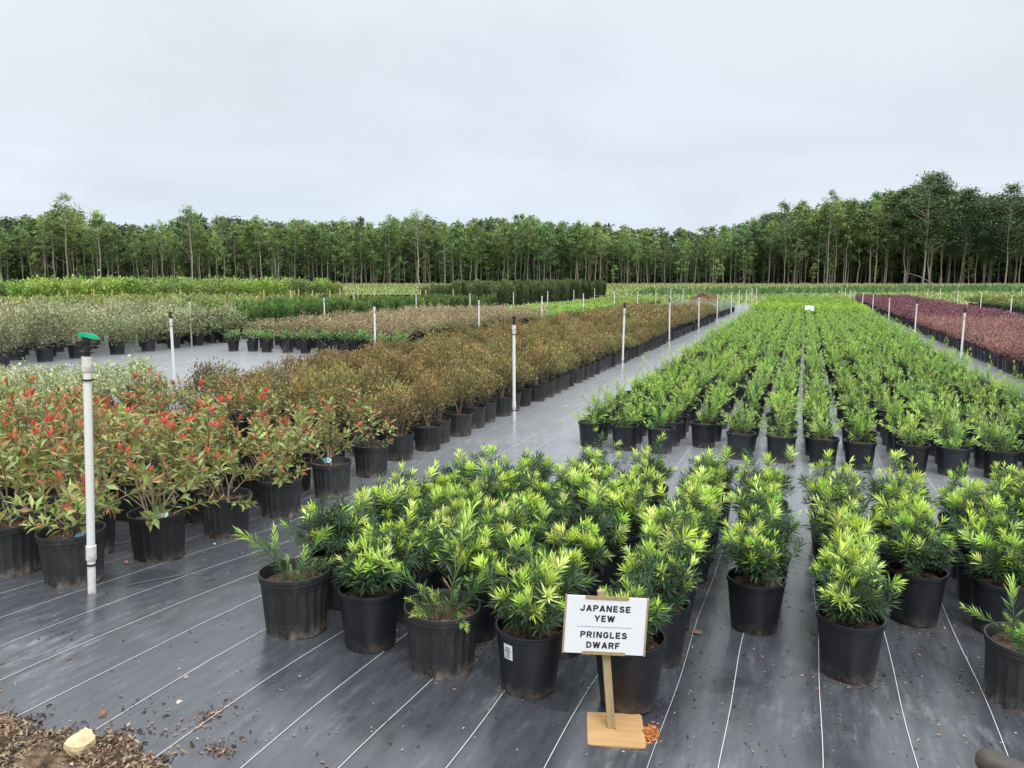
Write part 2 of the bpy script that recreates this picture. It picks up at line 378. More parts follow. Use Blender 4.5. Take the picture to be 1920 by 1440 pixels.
# ------------------------------------------------------------------ terrain
def ss(t): t = np.clip(t, 0, 1); return t * t * (3 - 2 * t)
def th(x, y):
    x = np.asarray(x, float); y = np.asarray(y, float)
    a = .22 * (.35 + .65 * np.clip(-x / 3, 0, 1)) * np.clip(1 - x, 0, 1)
    d = -x * sin(YAW) + y * cos(YAW)
    return a * ss((4.8 - y) / 3.2) + 1.0 * ss((d - 52) / 78)
def H(x, y): return float(th(x, y))
def in_view(x, y, margin=260, z=.4):
    f = -x * sin(YAW) + y * cos(YAW); r = x * cos(YAW) + y * sin(YAW)
    d = f * cos(PITCH) + (CAM_H - z) * sin(PITCH)
    if d < .3: return False
    px = 960 + F_PX * r / d; py = 720 + F_PX * ((CAM_H - z) * cos(PITCH) - f * sin(PITCH)) / d
    return -margin < px < 1920 + margin and py < 1440 + margin + 60
def grid_mesh(name, xs, ys, m, dz=0.0, keep=None, sub=None):
    X, Y = np.meshgrid(xs, ys); Z = th(X, Y) + dz
    V = np.stack([X, Y, Z], 2).reshape(-1, 3); nx = len(xs)
    i, j = np.meshgrid(np.arange(nx - 1), np.arange(len(ys) - 1)); k = (j * nx + i).ravel()
    F = np.stack([k, k + 1, k + nx + 1, k + nx], 1)
    if keep is not None:
        c = V[F].mean(1); F = F[keep(c[:, 0], c[:, 1])]
    g = Geo(); g.add(V, F, (.5, .5, .5), 0, True)
    return g.mesh(name, [m])
def spaced(a, b_, s): return np.linspace(a, b_, max(2, int(abs(b_ - a) / s) + 1))

xs = np.concatenate([spaced(-900, -120, 60)[:-1], spaced(-120, -8, 4)[:-1], spaced(-8, 6, .25)[:-1], spaced(6, 120, 4)[:-1], spaced(120, 900, 60)])
ys = np.concatenate([spaced(-40, 0, 4)[:-1], spaced(0, 6, .25)[:-1], spaced(6, 160, 3)[:-1], spaced(160, 1600, 60)])
structure('ground', grid_mesh('ground', xs, ys, M['field'], -.012))

# the weed mat with an uneven near edge where it runs under the mulch
MULCH = [(-3.4, 1.92), (-3.0, 1.82), (-2.60, 1.68), (-2.39, 1.66), (-2.2, 1.68), (-2.09, 1.69), (-2.04, 1.77), (-1.95, 1.72), (-1.89, 1.71), (-1.81, 1.705), (-1.76, 1.66), (-1.70, 1.5), (-1.62, 1.2), (-1.6, .6)]
mat_bot = lambda x, y: y > .4
xs = np.concatenate([spaced(-20.5, -9, .5)[:-1], spaced(-9, -4, .2)[:-1], spaced(-4, 4, .08)[:-1], spaced(4, 18, .5)])
ys = np.concatenate([spaced(.4, 6, .08)[:-1], spaced(6, 14, .25)[:-1], spaced(14, 54, .8)])
X, Y = np.meshgrid(xs, ys)
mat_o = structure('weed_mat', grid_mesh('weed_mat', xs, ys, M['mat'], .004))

def wob(x0, y): return x0 - .03 * max(0, 2.1 - y) ** 2 * (1 if x0 < -1.4 else 0) * sin(x0 * 7) + .006 * sin(y * 2.1 + x0 * 9) + .004 * sin(y * 5.3 + x0 * 4) + .012 * sin(y * .35 + x0 * 3)
LINES = [-4.28, -4.0, -3.72, -3.45, -3.17, -2.895, -2.65, -2.40, -2.125, -1.845, -1.57, -1.28, -.985, -.69, -.40, -.19, .115, .42, .735, 1.05, 1.36, 1.68, 2.0, 2.32, 2.62, 2.94, 3.26]
LINES += [-6.6, -6.95, -7.3, -7.65, -8.0] + [-8.6 - .36 * k for k in range(14)]
def marker(x0, y0, y1, wd, step):
    yy = spaced(y0, y1, step); xx = np.array([wob(x0, q) for q in yy]); zz = th(xx, yy) + .008
    V = np.concatenate([np.stack([xx - wd / 2, yy, zz], 1), np.stack([xx + wd / 2, yy, zz], 1)])
    n = len(yy); i = np.arange(n - 1)
    g = Geo(); g.add(V, np.stack([i, i + n, i + n + 1, i + 1], 1), (.6, .6, .6))
    return g.mesh('marker_line', [M['line']])
for x0 in LINES:
    y0 = .9 if x0 > -1.7 else float(np.interp(x0, [p[0] for p in MULCH], [p[1] for p in MULCH])) - .04
    wd = .0014 if x0 == -.40 else .0021
    if x0 < -6: y0, y1 = 6, 16
    else: y1 = 40 if -3.3 < x0 < -2 or x0 > 2.3 else 8.5
    part(mat_o, 'marker_line', marker(x0, y0, y1, wd, .12 if y1 < 10 else .3))

# ------------------------------------------------------------------ pots
POT_H = .25
def smooth_pot_mesh(h=.25, rb=.104, rt=.128, n=40, name='pot'):
    g = Geo()
    lathe(g, [(rb * .97, .001), (rb, .006), (rt, h - .022)], n)
    lathe(g, [(rt, h - .022), (rt + .0055, h - .021), (rt + .0065, h - .011), (rt + .004, h - .010), (rt + .0065, h - .008), (rt + .005, h), (rt - .001, h), (rt - .004, h - .012), (rt - .012, h - .10)], n, smooth=False)
    g.add([(rb * .97 * cos(a), rb * .97 * sin(a), .001) for a in np.arange(n) * 2 * pi / n], np.arange(n)[::-1])
    return g.mesh(name, [M['pot']])
def ribbed_pot_mesh(h=.25, rb=.122, rt=.138, panels=22, seg=6, name='pot'):
    n = panels * seg; g = Geo()
    def mod(a, z):
        u = (np.arange(n) % seg) / seg * 2 - 1 + 1 / seg
        arch = h * .80 - .028 * (1 - np.sqrt(np.clip(1 - u * u, 0, 1)))
        rim = np.abs(u) > .8
        inside = (z < arch) & ~rim & (z > .012)
        notch = (np.arange(n) // seg % 5 == 0) & (z < .014)
        return np.where(inside, -.0052, 0.0) - np.where(notch, .006, 0)
    zs = [.0, .008, .016, .05, .1, .15, h * .66, h * .70, h * .73, h * .76, h * .79, h * .82, h * .87]
    lathe(g, [(rb + (rt - rb) * z / h, z) for z in zs], n, mod=mod)
    lathe(g, [(rb + (rt - rb) * .87, h * .87), (rt + .003, h * .875), (rt + .004, h * .93), (rt + .002, h * .935), (rt + .006, h * .945), (rt + .006, h), (rt, h), (rt - .003, h - .012), (rt - .014, h - .10)], 44, smooth=False)
    g.add([(rb * cos(a), rb * sin(a), .001) for a in np.arange(24) * 2 * pi / 24], np.arange(24)[::-1])
    return g.mesh(name, [M['rib']])
def simple_pot(g, h=.24, rb=.108, rt=.128, n=20, mi=0, col=(.02, .02, .02), ribs=0):
    md = (lambda a, z: np.where(np.arange(n) % 2 == 0, ribs, 0.0)) if ribs else None
    lathe(g, [(rb, 0), (rb + (rt - rb) * .9, h * .9)], n, col, mi, not ribs, md)
    lathe(g, [(rt * .985, h * .9), (rt + .006, h * .905), (rt + .006, h), (rt - .002, h), (rt - .01, h * .7)], n, col, mi, False)
POT = {'smooth': smooth_pot_mesh(), 'ribbed': ribbed_pot_mesh(.262, .128, .147), 'ribbed_big': ribbed_pot_mesh(.262, .135, .155)}
g = Geo(); simple_pot(g, .24, .108, .129, 28); POT['far'] = g.mesh('pot', [M['pot']])
g = Geo(); simple_pot(g, .235, .118, .132, 36, ribs=.0035); POT['farrib'] = g.mesh('pot', [M['rib']])
g = Geo(); simple_pot(g, .27, .14, .165, 28); POT['big'] = g.mesh('pot', [M['pot']])
def soil_mesh(r, z):
    g = Geo(); disc(g, r, z, 20, (.05, .03, .02), 0, .008)
    n = 70; a = RNG.uniform(0, 2 * pi, n); q = r * .93 * np.sqrt(RNG.uniform(0, 1, n))
    d = np.stack([np.cos(a * 7), np.sin(a * 7), RNG.uniform(-.1, .4, n)], 1)
    leaves(g, np.stack([q * np.cos(a), q * np.sin(a), np.full(n, z + .006)], 1), d, RNG.uniform(.012, .03, n), RNG.uniform(.005, .011, n), jitter((.085, .05, .032), n, .6), 1, full=False)
    return g.mesh('soil', [M['soil'], M['chip']])
SOIL = soil_mesh(.118, .208); SOIL_R = soil_mesh(.132, .215); SOIL_RB = soil_mesh(.14, .215); SOIL_F = soil_mesh(.118, .205); SOIL_B = soil_mesh(.152, .24)

# ------------------------------------------------------------------ yew shoots
DARK, MIDG, LIME, PALE = np.array((.042, .086, .038)), np.array((.19, .34, .06)), np.array((.55, .73, .12)), np.array((.68, .80, .26))
def shoot_geo(L, n, leafL, leafW, tip=.55, rng=RNG, cols=(DARK, MIDG, LIME), bend=.25, up0=74, up1=22):
    g = Geo(); az = rng.uniform(0, 2 * pi); cols = [np.array(q_) for q_ in cols]
    tt = np.linspace(0, 1, 7)
    P = np.stack([bend * L * tt ** 2 * cos(az), bend * L * tt ** 2 * sin(az), L * tt * (1 - .1 * bend * tt)], 1)
    tube(g, P, np.linspace(.0028, .0014, 7), 4, (.10, .12, .035), 1, cap=False)
    t = np.sort(rng.uniform(.04, 1.0, n)); t[-5:] = 1.0
    pos = np.stack([np.interp(t, tt, P[:, k]) for k in range(3)], 1)
    ph = np.arange(n) * 2.39996 + rng.normal(0, .3, n)
    ang = np.radians(up0 + (up1 - up0) * t ** 1.5 + rng.normal(0, 9, n))
    tg = unit(np.stack([2 * bend * t * cos(az), 2 * bend * t * sin(az), np.ones(n)], 1))
    ex = unit(np.cross(tg, np.array([.1, 1, .05]))); ey = np.cross(tg, ex)
    d = tg * np.cos(ang)[:, None] + (ex * np.cos(ph)[:, None] + ey * np.sin(ph)[:, None]) * np.sin(ang)[:, None]
    ll = leafL * (.72 + .42 * np.sin(np.clip(t, 0, 1) * pi * .85)) * rng.uniform(.8, 1.15, n)
    k = np.clip((t - (1 - tip)) / max(tip, .01) * 1.5, 0, 1)[:, None] if tip > 0 else np.zeros((n, 1))
    c = np.where(k < .5, cols[0] + (cols[1] - cols[0]) * k * 2, cols[1] + (cols[2] - cols[1]) * (k * 2 - 1))
    c = np.clip(c * rng.uniform(.75, 1.2, (n, 1)), 0, 1)
    dead = (rng.random((n, 1)) < .02) & (k < .3); c = np.where(dead, np.array((.26, .16, .08)), c)
    leaves(g, pos, d, ll, leafW * rng.uniform(.8, 1.15, n), c, 0, up=(0, 0, 1), curl=rng.uniform(-.05, .2, (n, 1)), wide=.55, rng=rng)
    return g
LM = [M['leaf'], M['greenstem']]
SH_TIP = [shoot_geo(RNG.uniform(.075, .13), int(RNG.integers(44, 58)), RNG.uniform(.048, .060), .0078, RNG.uniform(.35, .8), cols=(DARK, MIDG, LIME if k % 4 else PALE), up0=80, up1=20).mesh('shoot', LM) for k in range(16)]
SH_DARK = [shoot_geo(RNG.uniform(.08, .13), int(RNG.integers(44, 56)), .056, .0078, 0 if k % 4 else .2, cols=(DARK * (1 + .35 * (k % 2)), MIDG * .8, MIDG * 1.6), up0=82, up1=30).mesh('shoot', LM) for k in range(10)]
SH_LONG = [shoot_geo(RNG.uniform(.24, .33), 72, .058, .0068, .5, cols=((.06, .13, .045), (.17, .33, .08), (.40, .60, .12)), bend=.35, up0=55).mesh('shoot', LM) for _ in range(6)]
stem_g = Geo(); tube(stem_g, [(0, 0, .19), (.004, .002, .26), (.0, .01, .33)], [.008, .006, .004], 6, (.2, .15, .1)); YEW_STEM = stem_g.mesh('stem', [M['stem']])

def aim(theta, phi, roll): return Matrix.Rotation(phi, 3, 'Z') @ Matrix.Rotation(theta, 3, 'Y') @ Matrix.Rotation(roll, 3, 'Z')
def dwarf_yew(x, y, label, pot='smooth', style='mound', rz=None, lean=0, size=1.0, dz=0.0, seed=0):
    q = random.Random(int(seed * 7919 + 13))
    o = thing('potted_dwarf_yew', label, 'potted shrub', (x, y, H(x, y) + .006 + dz), q.uniform(0, 6.28) if rz is None else rz, 'dwarf yews in pots around the sign')
    o.rotation_euler[0], o.rotation_euler[1] = R(q.uniform(-1.3, 1.3)), R(q.uniform(-1.3, 1.3))
    part(o, 'pot', POT[pot], scale=(1, 1, q.uniform(.97, 1.05)))
    part(o, 'soil', SOIL_R if pot == 'ribbed' else SOIL)
    if style == 'mound':
        part(o, 'stem', YEW_STEM)
        n = q.randint(38, 47); vig = 1.1 if 'bright lime' in label else q.uniform(.1, 1); vg = q.uniform(.78, 1.18)
        for k in range(n):
            f = (k + .5) / n
            th_ = math.acos(1 - f * .98) * q.uniform(.82, 1.06)
            ph = k * 2.39996 + q.uniform(-.4, .4)
            low = th_ > 1.04
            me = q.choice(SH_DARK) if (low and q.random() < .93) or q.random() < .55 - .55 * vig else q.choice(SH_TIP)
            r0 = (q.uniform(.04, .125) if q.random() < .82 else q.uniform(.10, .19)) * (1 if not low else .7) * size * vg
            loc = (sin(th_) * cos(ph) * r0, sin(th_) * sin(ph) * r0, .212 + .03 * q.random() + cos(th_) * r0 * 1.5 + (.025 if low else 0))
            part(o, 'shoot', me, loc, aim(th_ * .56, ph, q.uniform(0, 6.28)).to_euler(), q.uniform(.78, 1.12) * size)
    else:
        dirs = {'leaning': [(.30, 3.3, 1.05), (.5, 3.0, .8), (.2, .2, .95), (.9, .3, .6), (.7, 5.2, .55), (1.0, 1.6, .5)],
                'open': [(.06, .5, 1.35), (.45, 2.9, .95), (.85, .1, 1.05), (1.0, .35, .75), (.75, 4.3, .6), (.9, 2.0, .5), (1.05, 5.4, .6), (.5, 5.0, .6)],
                'small': [(.35, 3.0, .9), (.55, .5, .8), (.8, 2.2, .7), (.7, 4.4, .7), (.25, 5.5, .7), (.9, 3.6, .6)]}[style]
        for a, ph, s in dirs:
            part(o, 'shoot', q.choice(SH_LONG), (.03 * cos(ph), .03 * sin(ph), .208), aim(a, ph, q.uniform(0, 6.28)).to_euler(), s * size)
        for k in range(6):
            part(o, 'shoot', q.choice(SH_LONG), (q.uniform(-.05, .05), q.uniform(-.05, .05), .205), aim(q.uniform(.4, 1.1), q.uniform(0, 6.28), 0).to_euler(), q.uniform(.28, .45) * size)
    return o
NEAR = {}
COLX = [-2.02, -1.655, -1.30, -.925, -.545, -.15, .24, .57, .93, 1.29, 1.66]
FRONT = [2.67, 2.68, 2.64, 2.63, 2.675, 3.62, 3.31, 4.03, 4.05, 4.35, 4.7]
BACK = [4.55, 4.95, 5.25, 5.3, 5.3, 5.3, 5.35, 5.2, 5.2, 5.5, 5.6]
ROWN = ['first row, beside the brown shrub aisle', 'second row from the brown shrub aisle', 'third row from the brown shrub aisle', 'row beside the sign, on the aisle side', 'row directly behind the sign',
        'row just past the sign, across the bare strip', 'second row past the sign', 'third row past the sign', 'fourth row past the sign', 'fifth row past the sign', 'sixth row past the sign']
for ci, cx in enumerate(COLX):
    y = FRONT[ci]; k = 1
    while y <= BACK[ci] + .05:
        x = cx + rnd.uniform(-.03, .03)
        lab = f'dwarf yew, {nth(k)} pot back in the {ROWN[ci]}'
        kw = dict(seed=ci * 31 + k)
        if k == 1:
            x = cx
            if ci == 0: lab, kw['pot'], kw['style'], kw['rz'] = 'sparse yew with one long arm leaning out of a grey ribbed corner pot', 'ribbed', 'leaning', YAW + .15
            if ci == 1: lab = 'bushy dwarf yew in smooth pot between the two grey ribbed pots'
            if ci == 2: lab, kw['pot'], kw['style'], kw['rz'] = 'open airy yew with upright middle stem in the second grey ribbed pot', 'ribbed', 'open', YAW
            if ci == 3: lab = 'dark dwarf yew whose smooth pot bears a small white tag'
            if ci == 4: lab, kw['dz'], kw['size'] = 'dwarf yew directly behind the white sign board, pot standing by plywood base', .008, .82
            if ci == 5: lab = 'rounded dwarf yew at the front of the row just past the bare strip'
            if ci == 6: lab = 'bright lime dwarf yew standing forward alone in dusty navy pot'
            if ci == 7: lab = 'wide spreading dwarf yew at the front of the third row past the sign'
        if ci == 3 and k == 1: keep_c3 = dwarf_yew(x, y, lab, **kw)
        elif in_view(x, y): dwarf_yew(x, y, lab, **kw)
        y += rnd.uniform(.335, .37) if not (ci == 4 and k == 1) else .43; k += 1
dwarf_yew(.875, 3.36, 'short sparse yew in a grey ribbed pot standing apart near the grip', pot='ribbed', style='small', rz=YAW, seed=900)
# the tag on the pot left of the sign
g = Geo(); aa = np.linspace(-.16, .16, 6)
V = np.concatenate([np.stack([.1225 * np.sin(aa), -.1225 * np.cos(aa), np.full(6, .155)], 1), np.stack([.128 * np.sin(aa), -.128 * np.cos(aa), np.full(6, .215)], 1)])
g.add(V, [(i, i + 1, i + 7, i + 6) for i in range(5)]); TAG = g.mesh('tag', [M['paper']])
tg = part(keep_c3, 'tag', TAG, rot=(0, 0, YAW - .72 - keep_c3.rotation_euler.z))
g = Geo()
for k in range(6):
    z = .163 + k * .0075; wd = .05 + .06 * rnd.random()
    rr = .1245 + (z - .155) / .06 * .0055
    a2_ = np.linspace(-wd, wd, 4)
    V = np.concatenate([np.stack([rr * np.sin(a2_), -rr * np.cos(a2_), np.full(4, z)], 1), np.stack([(rr + .0003) * np.sin(a2_), -(rr + .0003) * np.cos(a2_), np.full(4, z + .0028)], 1)])
    g.add(V, [(i, i + 1, i + 5, i + 4) for i in range(3)])
part(tg, 'print', g.mesh('print', [M['ink']]))

# ------------------------------------------------------------------ sign
def ribbon(g, pts, t_, z, horiz=False):
    p = np.array(pts, float); n = len(p)
    if horiz: off = np.tile([t_ * .56, 0], (n, 1))
    else:
        d = np.diff(p, axis=0); d /= np.linalg.norm(d, axis=1)[:, None]; nr = np.stack([-d[:, 1], d[:, 0]], 1)
        a = np.concatenate([nr[:1], nr]); b_ = np.concatenate([nr, nr[-1:]]); m_ = a + b_; m_ /= np.linalg.norm(m_, axis=1)[:, None]
        off = m_ * (t_ / 2 / np.maximum((m_ * a).sum(1), .6))[:, None]
    V = np.concatenate([np.c_[p + off, np.full(n, z)], np.c_[p - off, np.full(n, z)]]); i = np.arange(n - 1)
    q_ = np.stack([i, i + n, i + n + 1, i + 1], 1)
    e1 = V[1] - V[0]; e2 = V[n] - V[0]
    g.add(V, q_ if np.cross(e2, e1)[2] > 0 else q_[:, ::-1])
BOWL = [(.15, .885), (.5, .885), (.68, .82), (.73, .69), (.68, .55), (.5, .485), (.15, .485)]
GLY = {'J': (.80, [[(.62, 1), (.62, .34), (.57, .17), (.42, .105), (.27, .13), (.17, .24), (.14, .36)]], []), 'A': (.92, [[(.25, .29), (.67, .29)]], [[(.13, 0), (.46, 1)], [(.79, 0), (.46, 1)]]),
       'P': (.84, [[(.14, 0), (.14, 1)], BOWL], []), 'N': (.92, [[(.14, 0), (.14, 1)], [(.76, 0), (.76, 1)]], [[(.17, 1), (.73, 0)]]),
       'E': (.80, [[(.14, 0), (.14, 1)], [(.1, .89), (.72, .89)], [(.1, .5), (.66, .5)], [(.1, .11), (.73, .11)]], []),
       'S': (.85, [[(.71, .70), (.62, .84), (.42, .89), (.22, .83), (.17, .7), (.25, .58), (.45, .51), (.64, .43), (.71, .3), (.63, .16), (.42, .11), (.2, .16), (.12, .32)]], []),
       'Y': (.90, [[(.44, 0), (.44, .46)]], [[(.1, 1), (.44, .38)], [(.78, 1), (.44, .38)]]), 'W': (1.22, [], [[(.1, 1), (.34, 0)], [(.34, 0), (.58, .98)], [(.58, .98), (.82, 0)], [(.82, 0), (1.06, 1)]]),
       'R': (.88, [[(.14, 0), (.14, 1)], BOWL], [[(.46, .5), (.73, 0)]]), 'I': (.34, [[(.14, 0), (.14, 1)]], []),
       'G': (.90, [[(.73, .70), (.63, .85), (.43, .89), (.23, .82), (.13, .62), (.13, .38), (.23, .18), (.43, .11), (.6, .14), (.71, .24), (.71, .46), (.46, .46)]], []),
       'L': (.76, [[(.14, 0), (.14, 1)], [(.1, .11), (.70, .11)]], []), 'D': (.88, [[(.14, 0), (.14, 1)], [(.14, .885), (.42, .885), (.63, .8), (.72, .62), (.72, .38), (.63, .2), (.42, .115), (.14, .115)]], []),
       'F': (.76, [[(.14, 0), (.14, 1)], [(.1, .89), (.70, .89)], [(.1, .49), (.64, .49)]], [])}
def board_text(word, size, z):
    g = Geo(); x = 0; k = 0
    for ch in word:
        wd, st, hz = GLY[ch]
        for pts, h_ in [(p_, False) for p_ in st] + [(p_, True) for p_ in hz]:
            k += 1; ribbon(g, [((x + a) * size, (b_ - .5) * size) for a, b_ in pts], .235 * size, .00002 * k, h_)
        x += wd + .13
    for v in g.v: v[:, 0] -= (x - .13) * size / 2
    return g.mesh('lettering', [M['ink']])
sx, sy = -.562, 2.475
sg = thing('plant_sign', 'white paper sign reading Japanese Yew Pringles Dwarf on a wooden stand', 'sign', (sx, sy, H(sx, sy) + .005), YAW + .02)
g = Geo()
pl = [(-.1, -.112), (.1, -.112)]
def rounded(w_, d_, r_, n=5):
    o = []
    for cx_, cy_, a0 in ((w_ / 2 - r_, d_ / 2 - r_, 0), (-w_ / 2 + r_, d_ / 2 - r_, 90), (-w_ / 2 + r_, -d_ / 2 + r_, 180), (w_ / 2 - r_, -d_ / 2 + r_, 270)):
        for k in range(n): a = R(a0 + 90 * k / (n - 1)); o.append((cx_ + r_ * cos(a), cy_ + r_ * sin(a)))
    return o
def plate(g, outline, z0, z1, mi=0):
    n = len(outline); V = [(x, y, z0) for x, y in outline] + [(x, y, z1) for x, y in outline]; i = np.arange(n)
    g.add(V, np.stack([i, (i + 1) % n, n + (i + 1) % n, n + i], 1), mi=mi)
    g.add(V[n:], i, mi=mi); g.add(V[:n], i[::-1], mi=mi)
plate(g, rounded(.196, .20, .012), 0, .007)
base = part(sg, 'base', g.mesh('base', [M['ply']]), (.012, -.012, 0), (0, 0, -.10))
g = Geo()
for x, y in ((-.086, -.088), (.086, -.088), (-.086, .088)): lathe(g, [(.0026, .0073), (0.0001, .0074)], 8)
part(base, 'screw', g.mesh('screw', [M['black']]))
g = Geo(); box(g, (-.0135, -.011, .007), (.0135, .011, .50)); 
post = part(sg, 'post', g.mesh('post', [M['post']]), (0, 0, 0), (R(-3), R(-4.6), 0))
g = Geo(); plate(g, rounded(.288, .21, .004, 3), -.003, .003)
bd = part(sg, 'board', g.mesh('board', [M['paper']]), (-.030, -.0155, .390), (pi / 2 - R(3), R(3.4), 0), .955)
for k, (s, size, z) in enumerate((('JAPANESE', .0235, .062), ('YEW', .0235, .025), ('PRINGLES', .0235, -.035), ('DWARF', .0235, -.073))):
    part(bd, 'lettering', board_text(s, size, z), (-.004, z, .0034))
g = Geo(); box(g, (-.102, -.0005, .0032), (.094, .0005, .0036)); part(bd, 'rule', g.mesh('rule', [M['ink']]), (0, -.006, 0))
g = Geo()
box(g, (-.150, -.107, -.004), (-.1435, .107, .0045)); box(g, (.1435, -.107, -.004), (.150, .107, .0045))
fr = part(bd, 'frame', g.mesh('frame', [M['post']]))
for zz in (.1035, -.1035):
    g = Geo(); plate(g, [(-.078, -.005 if zz > 0 else -.004), (-.072, -.0075 if zz > 0 else -.004), (.072, -.0075 if zz > 0 else -.004), (.078, -.005 if zz > 0 else -.004), (.078, .004 if zz > 0 else .005), (.072, .004 if zz > 0 else .0075), (-.072, .004 if zz > 0 else .0075), (-.078, .004 if zz > 0 else .005)], .003, .0062)
    part(bd, 'clip', g.mesh('clip', [M['post']]), (0, zz, 0))

# ------------------------------------------------------------------ sprinkler risers
g = Geo(); lathe(g, [(.018, 0), (.018, 1.0)], 20); PIPE = g.mesh('pipe', [M['white']])
g = Geo(); lathe(g, [(.018, 0), (.0228, .001), (.0228, .068), (.018, .069)], 20, smooth=False); SLEEVE = g.mesh('coupling', [M['white']])
g = Geo(); lathe(g, [(.0215, -.004), (.0245, -.004), (.0245, .004), (.0215, .004)], 20, smooth=False); box(g, (.024, -.003, -.003), (.041, .003, .003)); TIE = g.mesh('cable_tie', [M['black']])
def head_mesh(detail):
    g = Geo(); n = 14
    lathe(g, [(.0215, 0), (.020, .004), (.016, .01), (.016, .02), (.032, .022), (.032, .027), (.017, .029), (.017, .05), (.012, .052), (.012, .07), (.019, .073), (.019, .1), (.008, .104)], n, smooth=False)
    if detail:
        box(g, (-.035, -.006, .045), (-.015, .006, .068)); box(g, (.012, -.005, .06), (.05, .005, .075)); box(g, (-.022, -.004, .07), (-.012, .004, .118))
        tube(g, [(-.03, 0, .05), (-.034, 0, .075)], .010, 8)
        tube(g, [(.02, .008, .07), (.045, .01, .066), (.06, .0, .072)], .004, 6)
    else: box(g, (-.018, -.016, .07), (.020, .016, .108))
    return g.mesh('sprinkler_head', [M['black']])
HEADN, HEADF = head_mesh(True), head_mesh(False)
g = Geo()
# green nozzle: a short block and a long tapering beak
box(g, (-.037, -.0115, .104), (-.002, .0115, .124))
V = []
for xx, hw, z0, z1 in ((-.008, .013, .100, .1235), (.02, .014, .097, .1215), (.045, .010, .094, .115), (.066, .004, .092, .102), (.076, .0012, .0915, .094)):
    V += [(xx, -hw, z0), (xx, hw, z0), (xx, hw * .7, z1), (xx, -hw * .7, z1)]
F = []
for k in range(4):
    for a in range(4): F.append((k * 4 + a, k * 4 + (a + 1) % 4, k * 4 + 4 + (a + 1) % 4, k * 4 + 4 + a))
g.add(V, F); g.add(V[:4], [3, 2, 1, 0]); g.add(V[-4:], [0, 1, 2, 3])
NOZ = g.mesh('nozzle', [M['green']])
def riser(x, y, h, label, tilt=(0, 0), near=False, tie=True, low=.17):
    q = random.Random(int(x * 1000 + y * 77))
    o = thing('sprinkler_riser', label, 'sprinkler', (x, y, H(x, y)), q.uniform(-.4, .4) + YAW, 'white sprinkler risers along the beds')
    o.rotation_euler[0], o.rotation_euler[1] = tilt
    part(o, 'pipe', PIPE, scale=(1, 1, h - .01))
    part(o, 'coupling', SLEEVE, (0, 0, h - .07))
    part(o, 'coupling', SLEEVE, (0, 0, low))
    if tie:
        part(o, 'cable_tie', TIE, (0, 0, h - .108), (0, 0, .5)); part(o, 'cable_tie', TIE, (0, 0, low - .022), (0, 0, 2))
    hd = part(o, 'sprinkler_head', HEADN if near else HEADF, (0, 0, h), scale=.86 if near else .9)
    if near: part(hd, 'nozzle', NOZ)
    return o
rs = riser(-3.10, 2.56, 1.135, 'tall white riser with green nozzle standing beside the red-tipped photinias', (0, R(3.0)), True)
rs.rotation_euler[2] = YAW
y_mid = [8.28, 14.0, 19.3, 25.0, 30.5, 36.5, 41.0, 46.0, 51.0, 56.0]
for k, y in enumerate(y_mid): riser(-3.10, y, 1.115 + rnd.uniform(-.03, .03), f'white riser with black head, {nth(k + 2)} along the aisle beside the brown shrub bed', (0, R(rnd.uniform(-1.5, 1.5))))
for k, y in enumerate([16.74, 23.45, 30.5, 37.6, 44.4, 51.4, 57, 63, 69]): riser(2.85, y, 1.03 + rnd.uniform(-.02, .02), f'white riser, {nth(k + 1)} along the pale aisle beside the red shrub bed', (0, R(rnd.uniform(-1, 2))))
for k, (x, y) in enumerate([(7.02, 32.59), (7.62, 41.0), (7.65, 47.04), (7.29, 55.19), (8.58, 59.18), (12.84, 57.29)]): riser(x, y, 1.115, f'white riser, {nth(k + 1)} in the line beyond the purple shrub bed')
for k, (x, y) in enumerate([(-8.32, 8.45), (-8.14, 13.66), (-8.11, 18.97), (-8.29, 24.8), (-8.38, 30.37), (-7.53, 37.09), (-9.01, 38.53), (-8.81, 49.11), (-7.93, 49.45), (-7.2, 49.72)]): riser(x, y, 1.115, f'white riser, {nth(k + 1)} in the line behind the brown shrub bed')
for k, (x, y) in enumerate([(-15.84 + 1.5, 15.2), (-13.79, 20.18), (-14.0, 26.6), (-12.68, 28.75), (-11.99, 31.93), (-11.59, 35.56), (-11.51, 39.8), (-12.44, 47.74)]): riser(x, y, 1.115, f'white riser, {nth(k + 1)} in the line beside the upright green junipers')
for x, y, lab in ((-22.87, 17.54, 'white riser behind the silvery shrubs near the bright hedge'), (-24.17, 32.81, 'white riser among the bamboo stakes before the black pots'), (-18.59, 29.43, 'white riser at the end of the row of bamboo stakes')): riser(x, y, 1.115, lab)
# bamboo stakes
g = Geo(); tube(g, [(0, 0, 0), (.003, 0, .6), (0, 0, 1.2)], [.036, .034, .032], 6); STK = g.mesh('bamboo_stake', [M['stake']])
STAKES = [(-29.37, 24.18), (-31.48, 27.31), (-30.66, 27.62), (-26.18, 27.25), (-23.96, 30.15), (-19.5, 26.23), (-23.74, 32.54), (-21.81, 30.96), (-21.01, 31.27), (-21.79, 33.28), (-22.25, 35.7), (-21.43, 36.02), (-20.66, 36.31), (-18.04, 34.7), (-17.77, 34.8), (-16.47, 35.29)]
for k, (x, y) in enumerate(STAKES):
    o = solid('bamboo_stake', STK, f'pale bamboo stake, {nth(k + 1)} from the bright hedge end of the staked bed', 'stake', (x, y, H(x, y)), rnd.uniform(0, 6), 'bamboo stakes in the staked bed', rnd.uniform(.95, 1.06)); o.rotation_euler[0] = R(rnd.uniform(-1.5, 1.5))

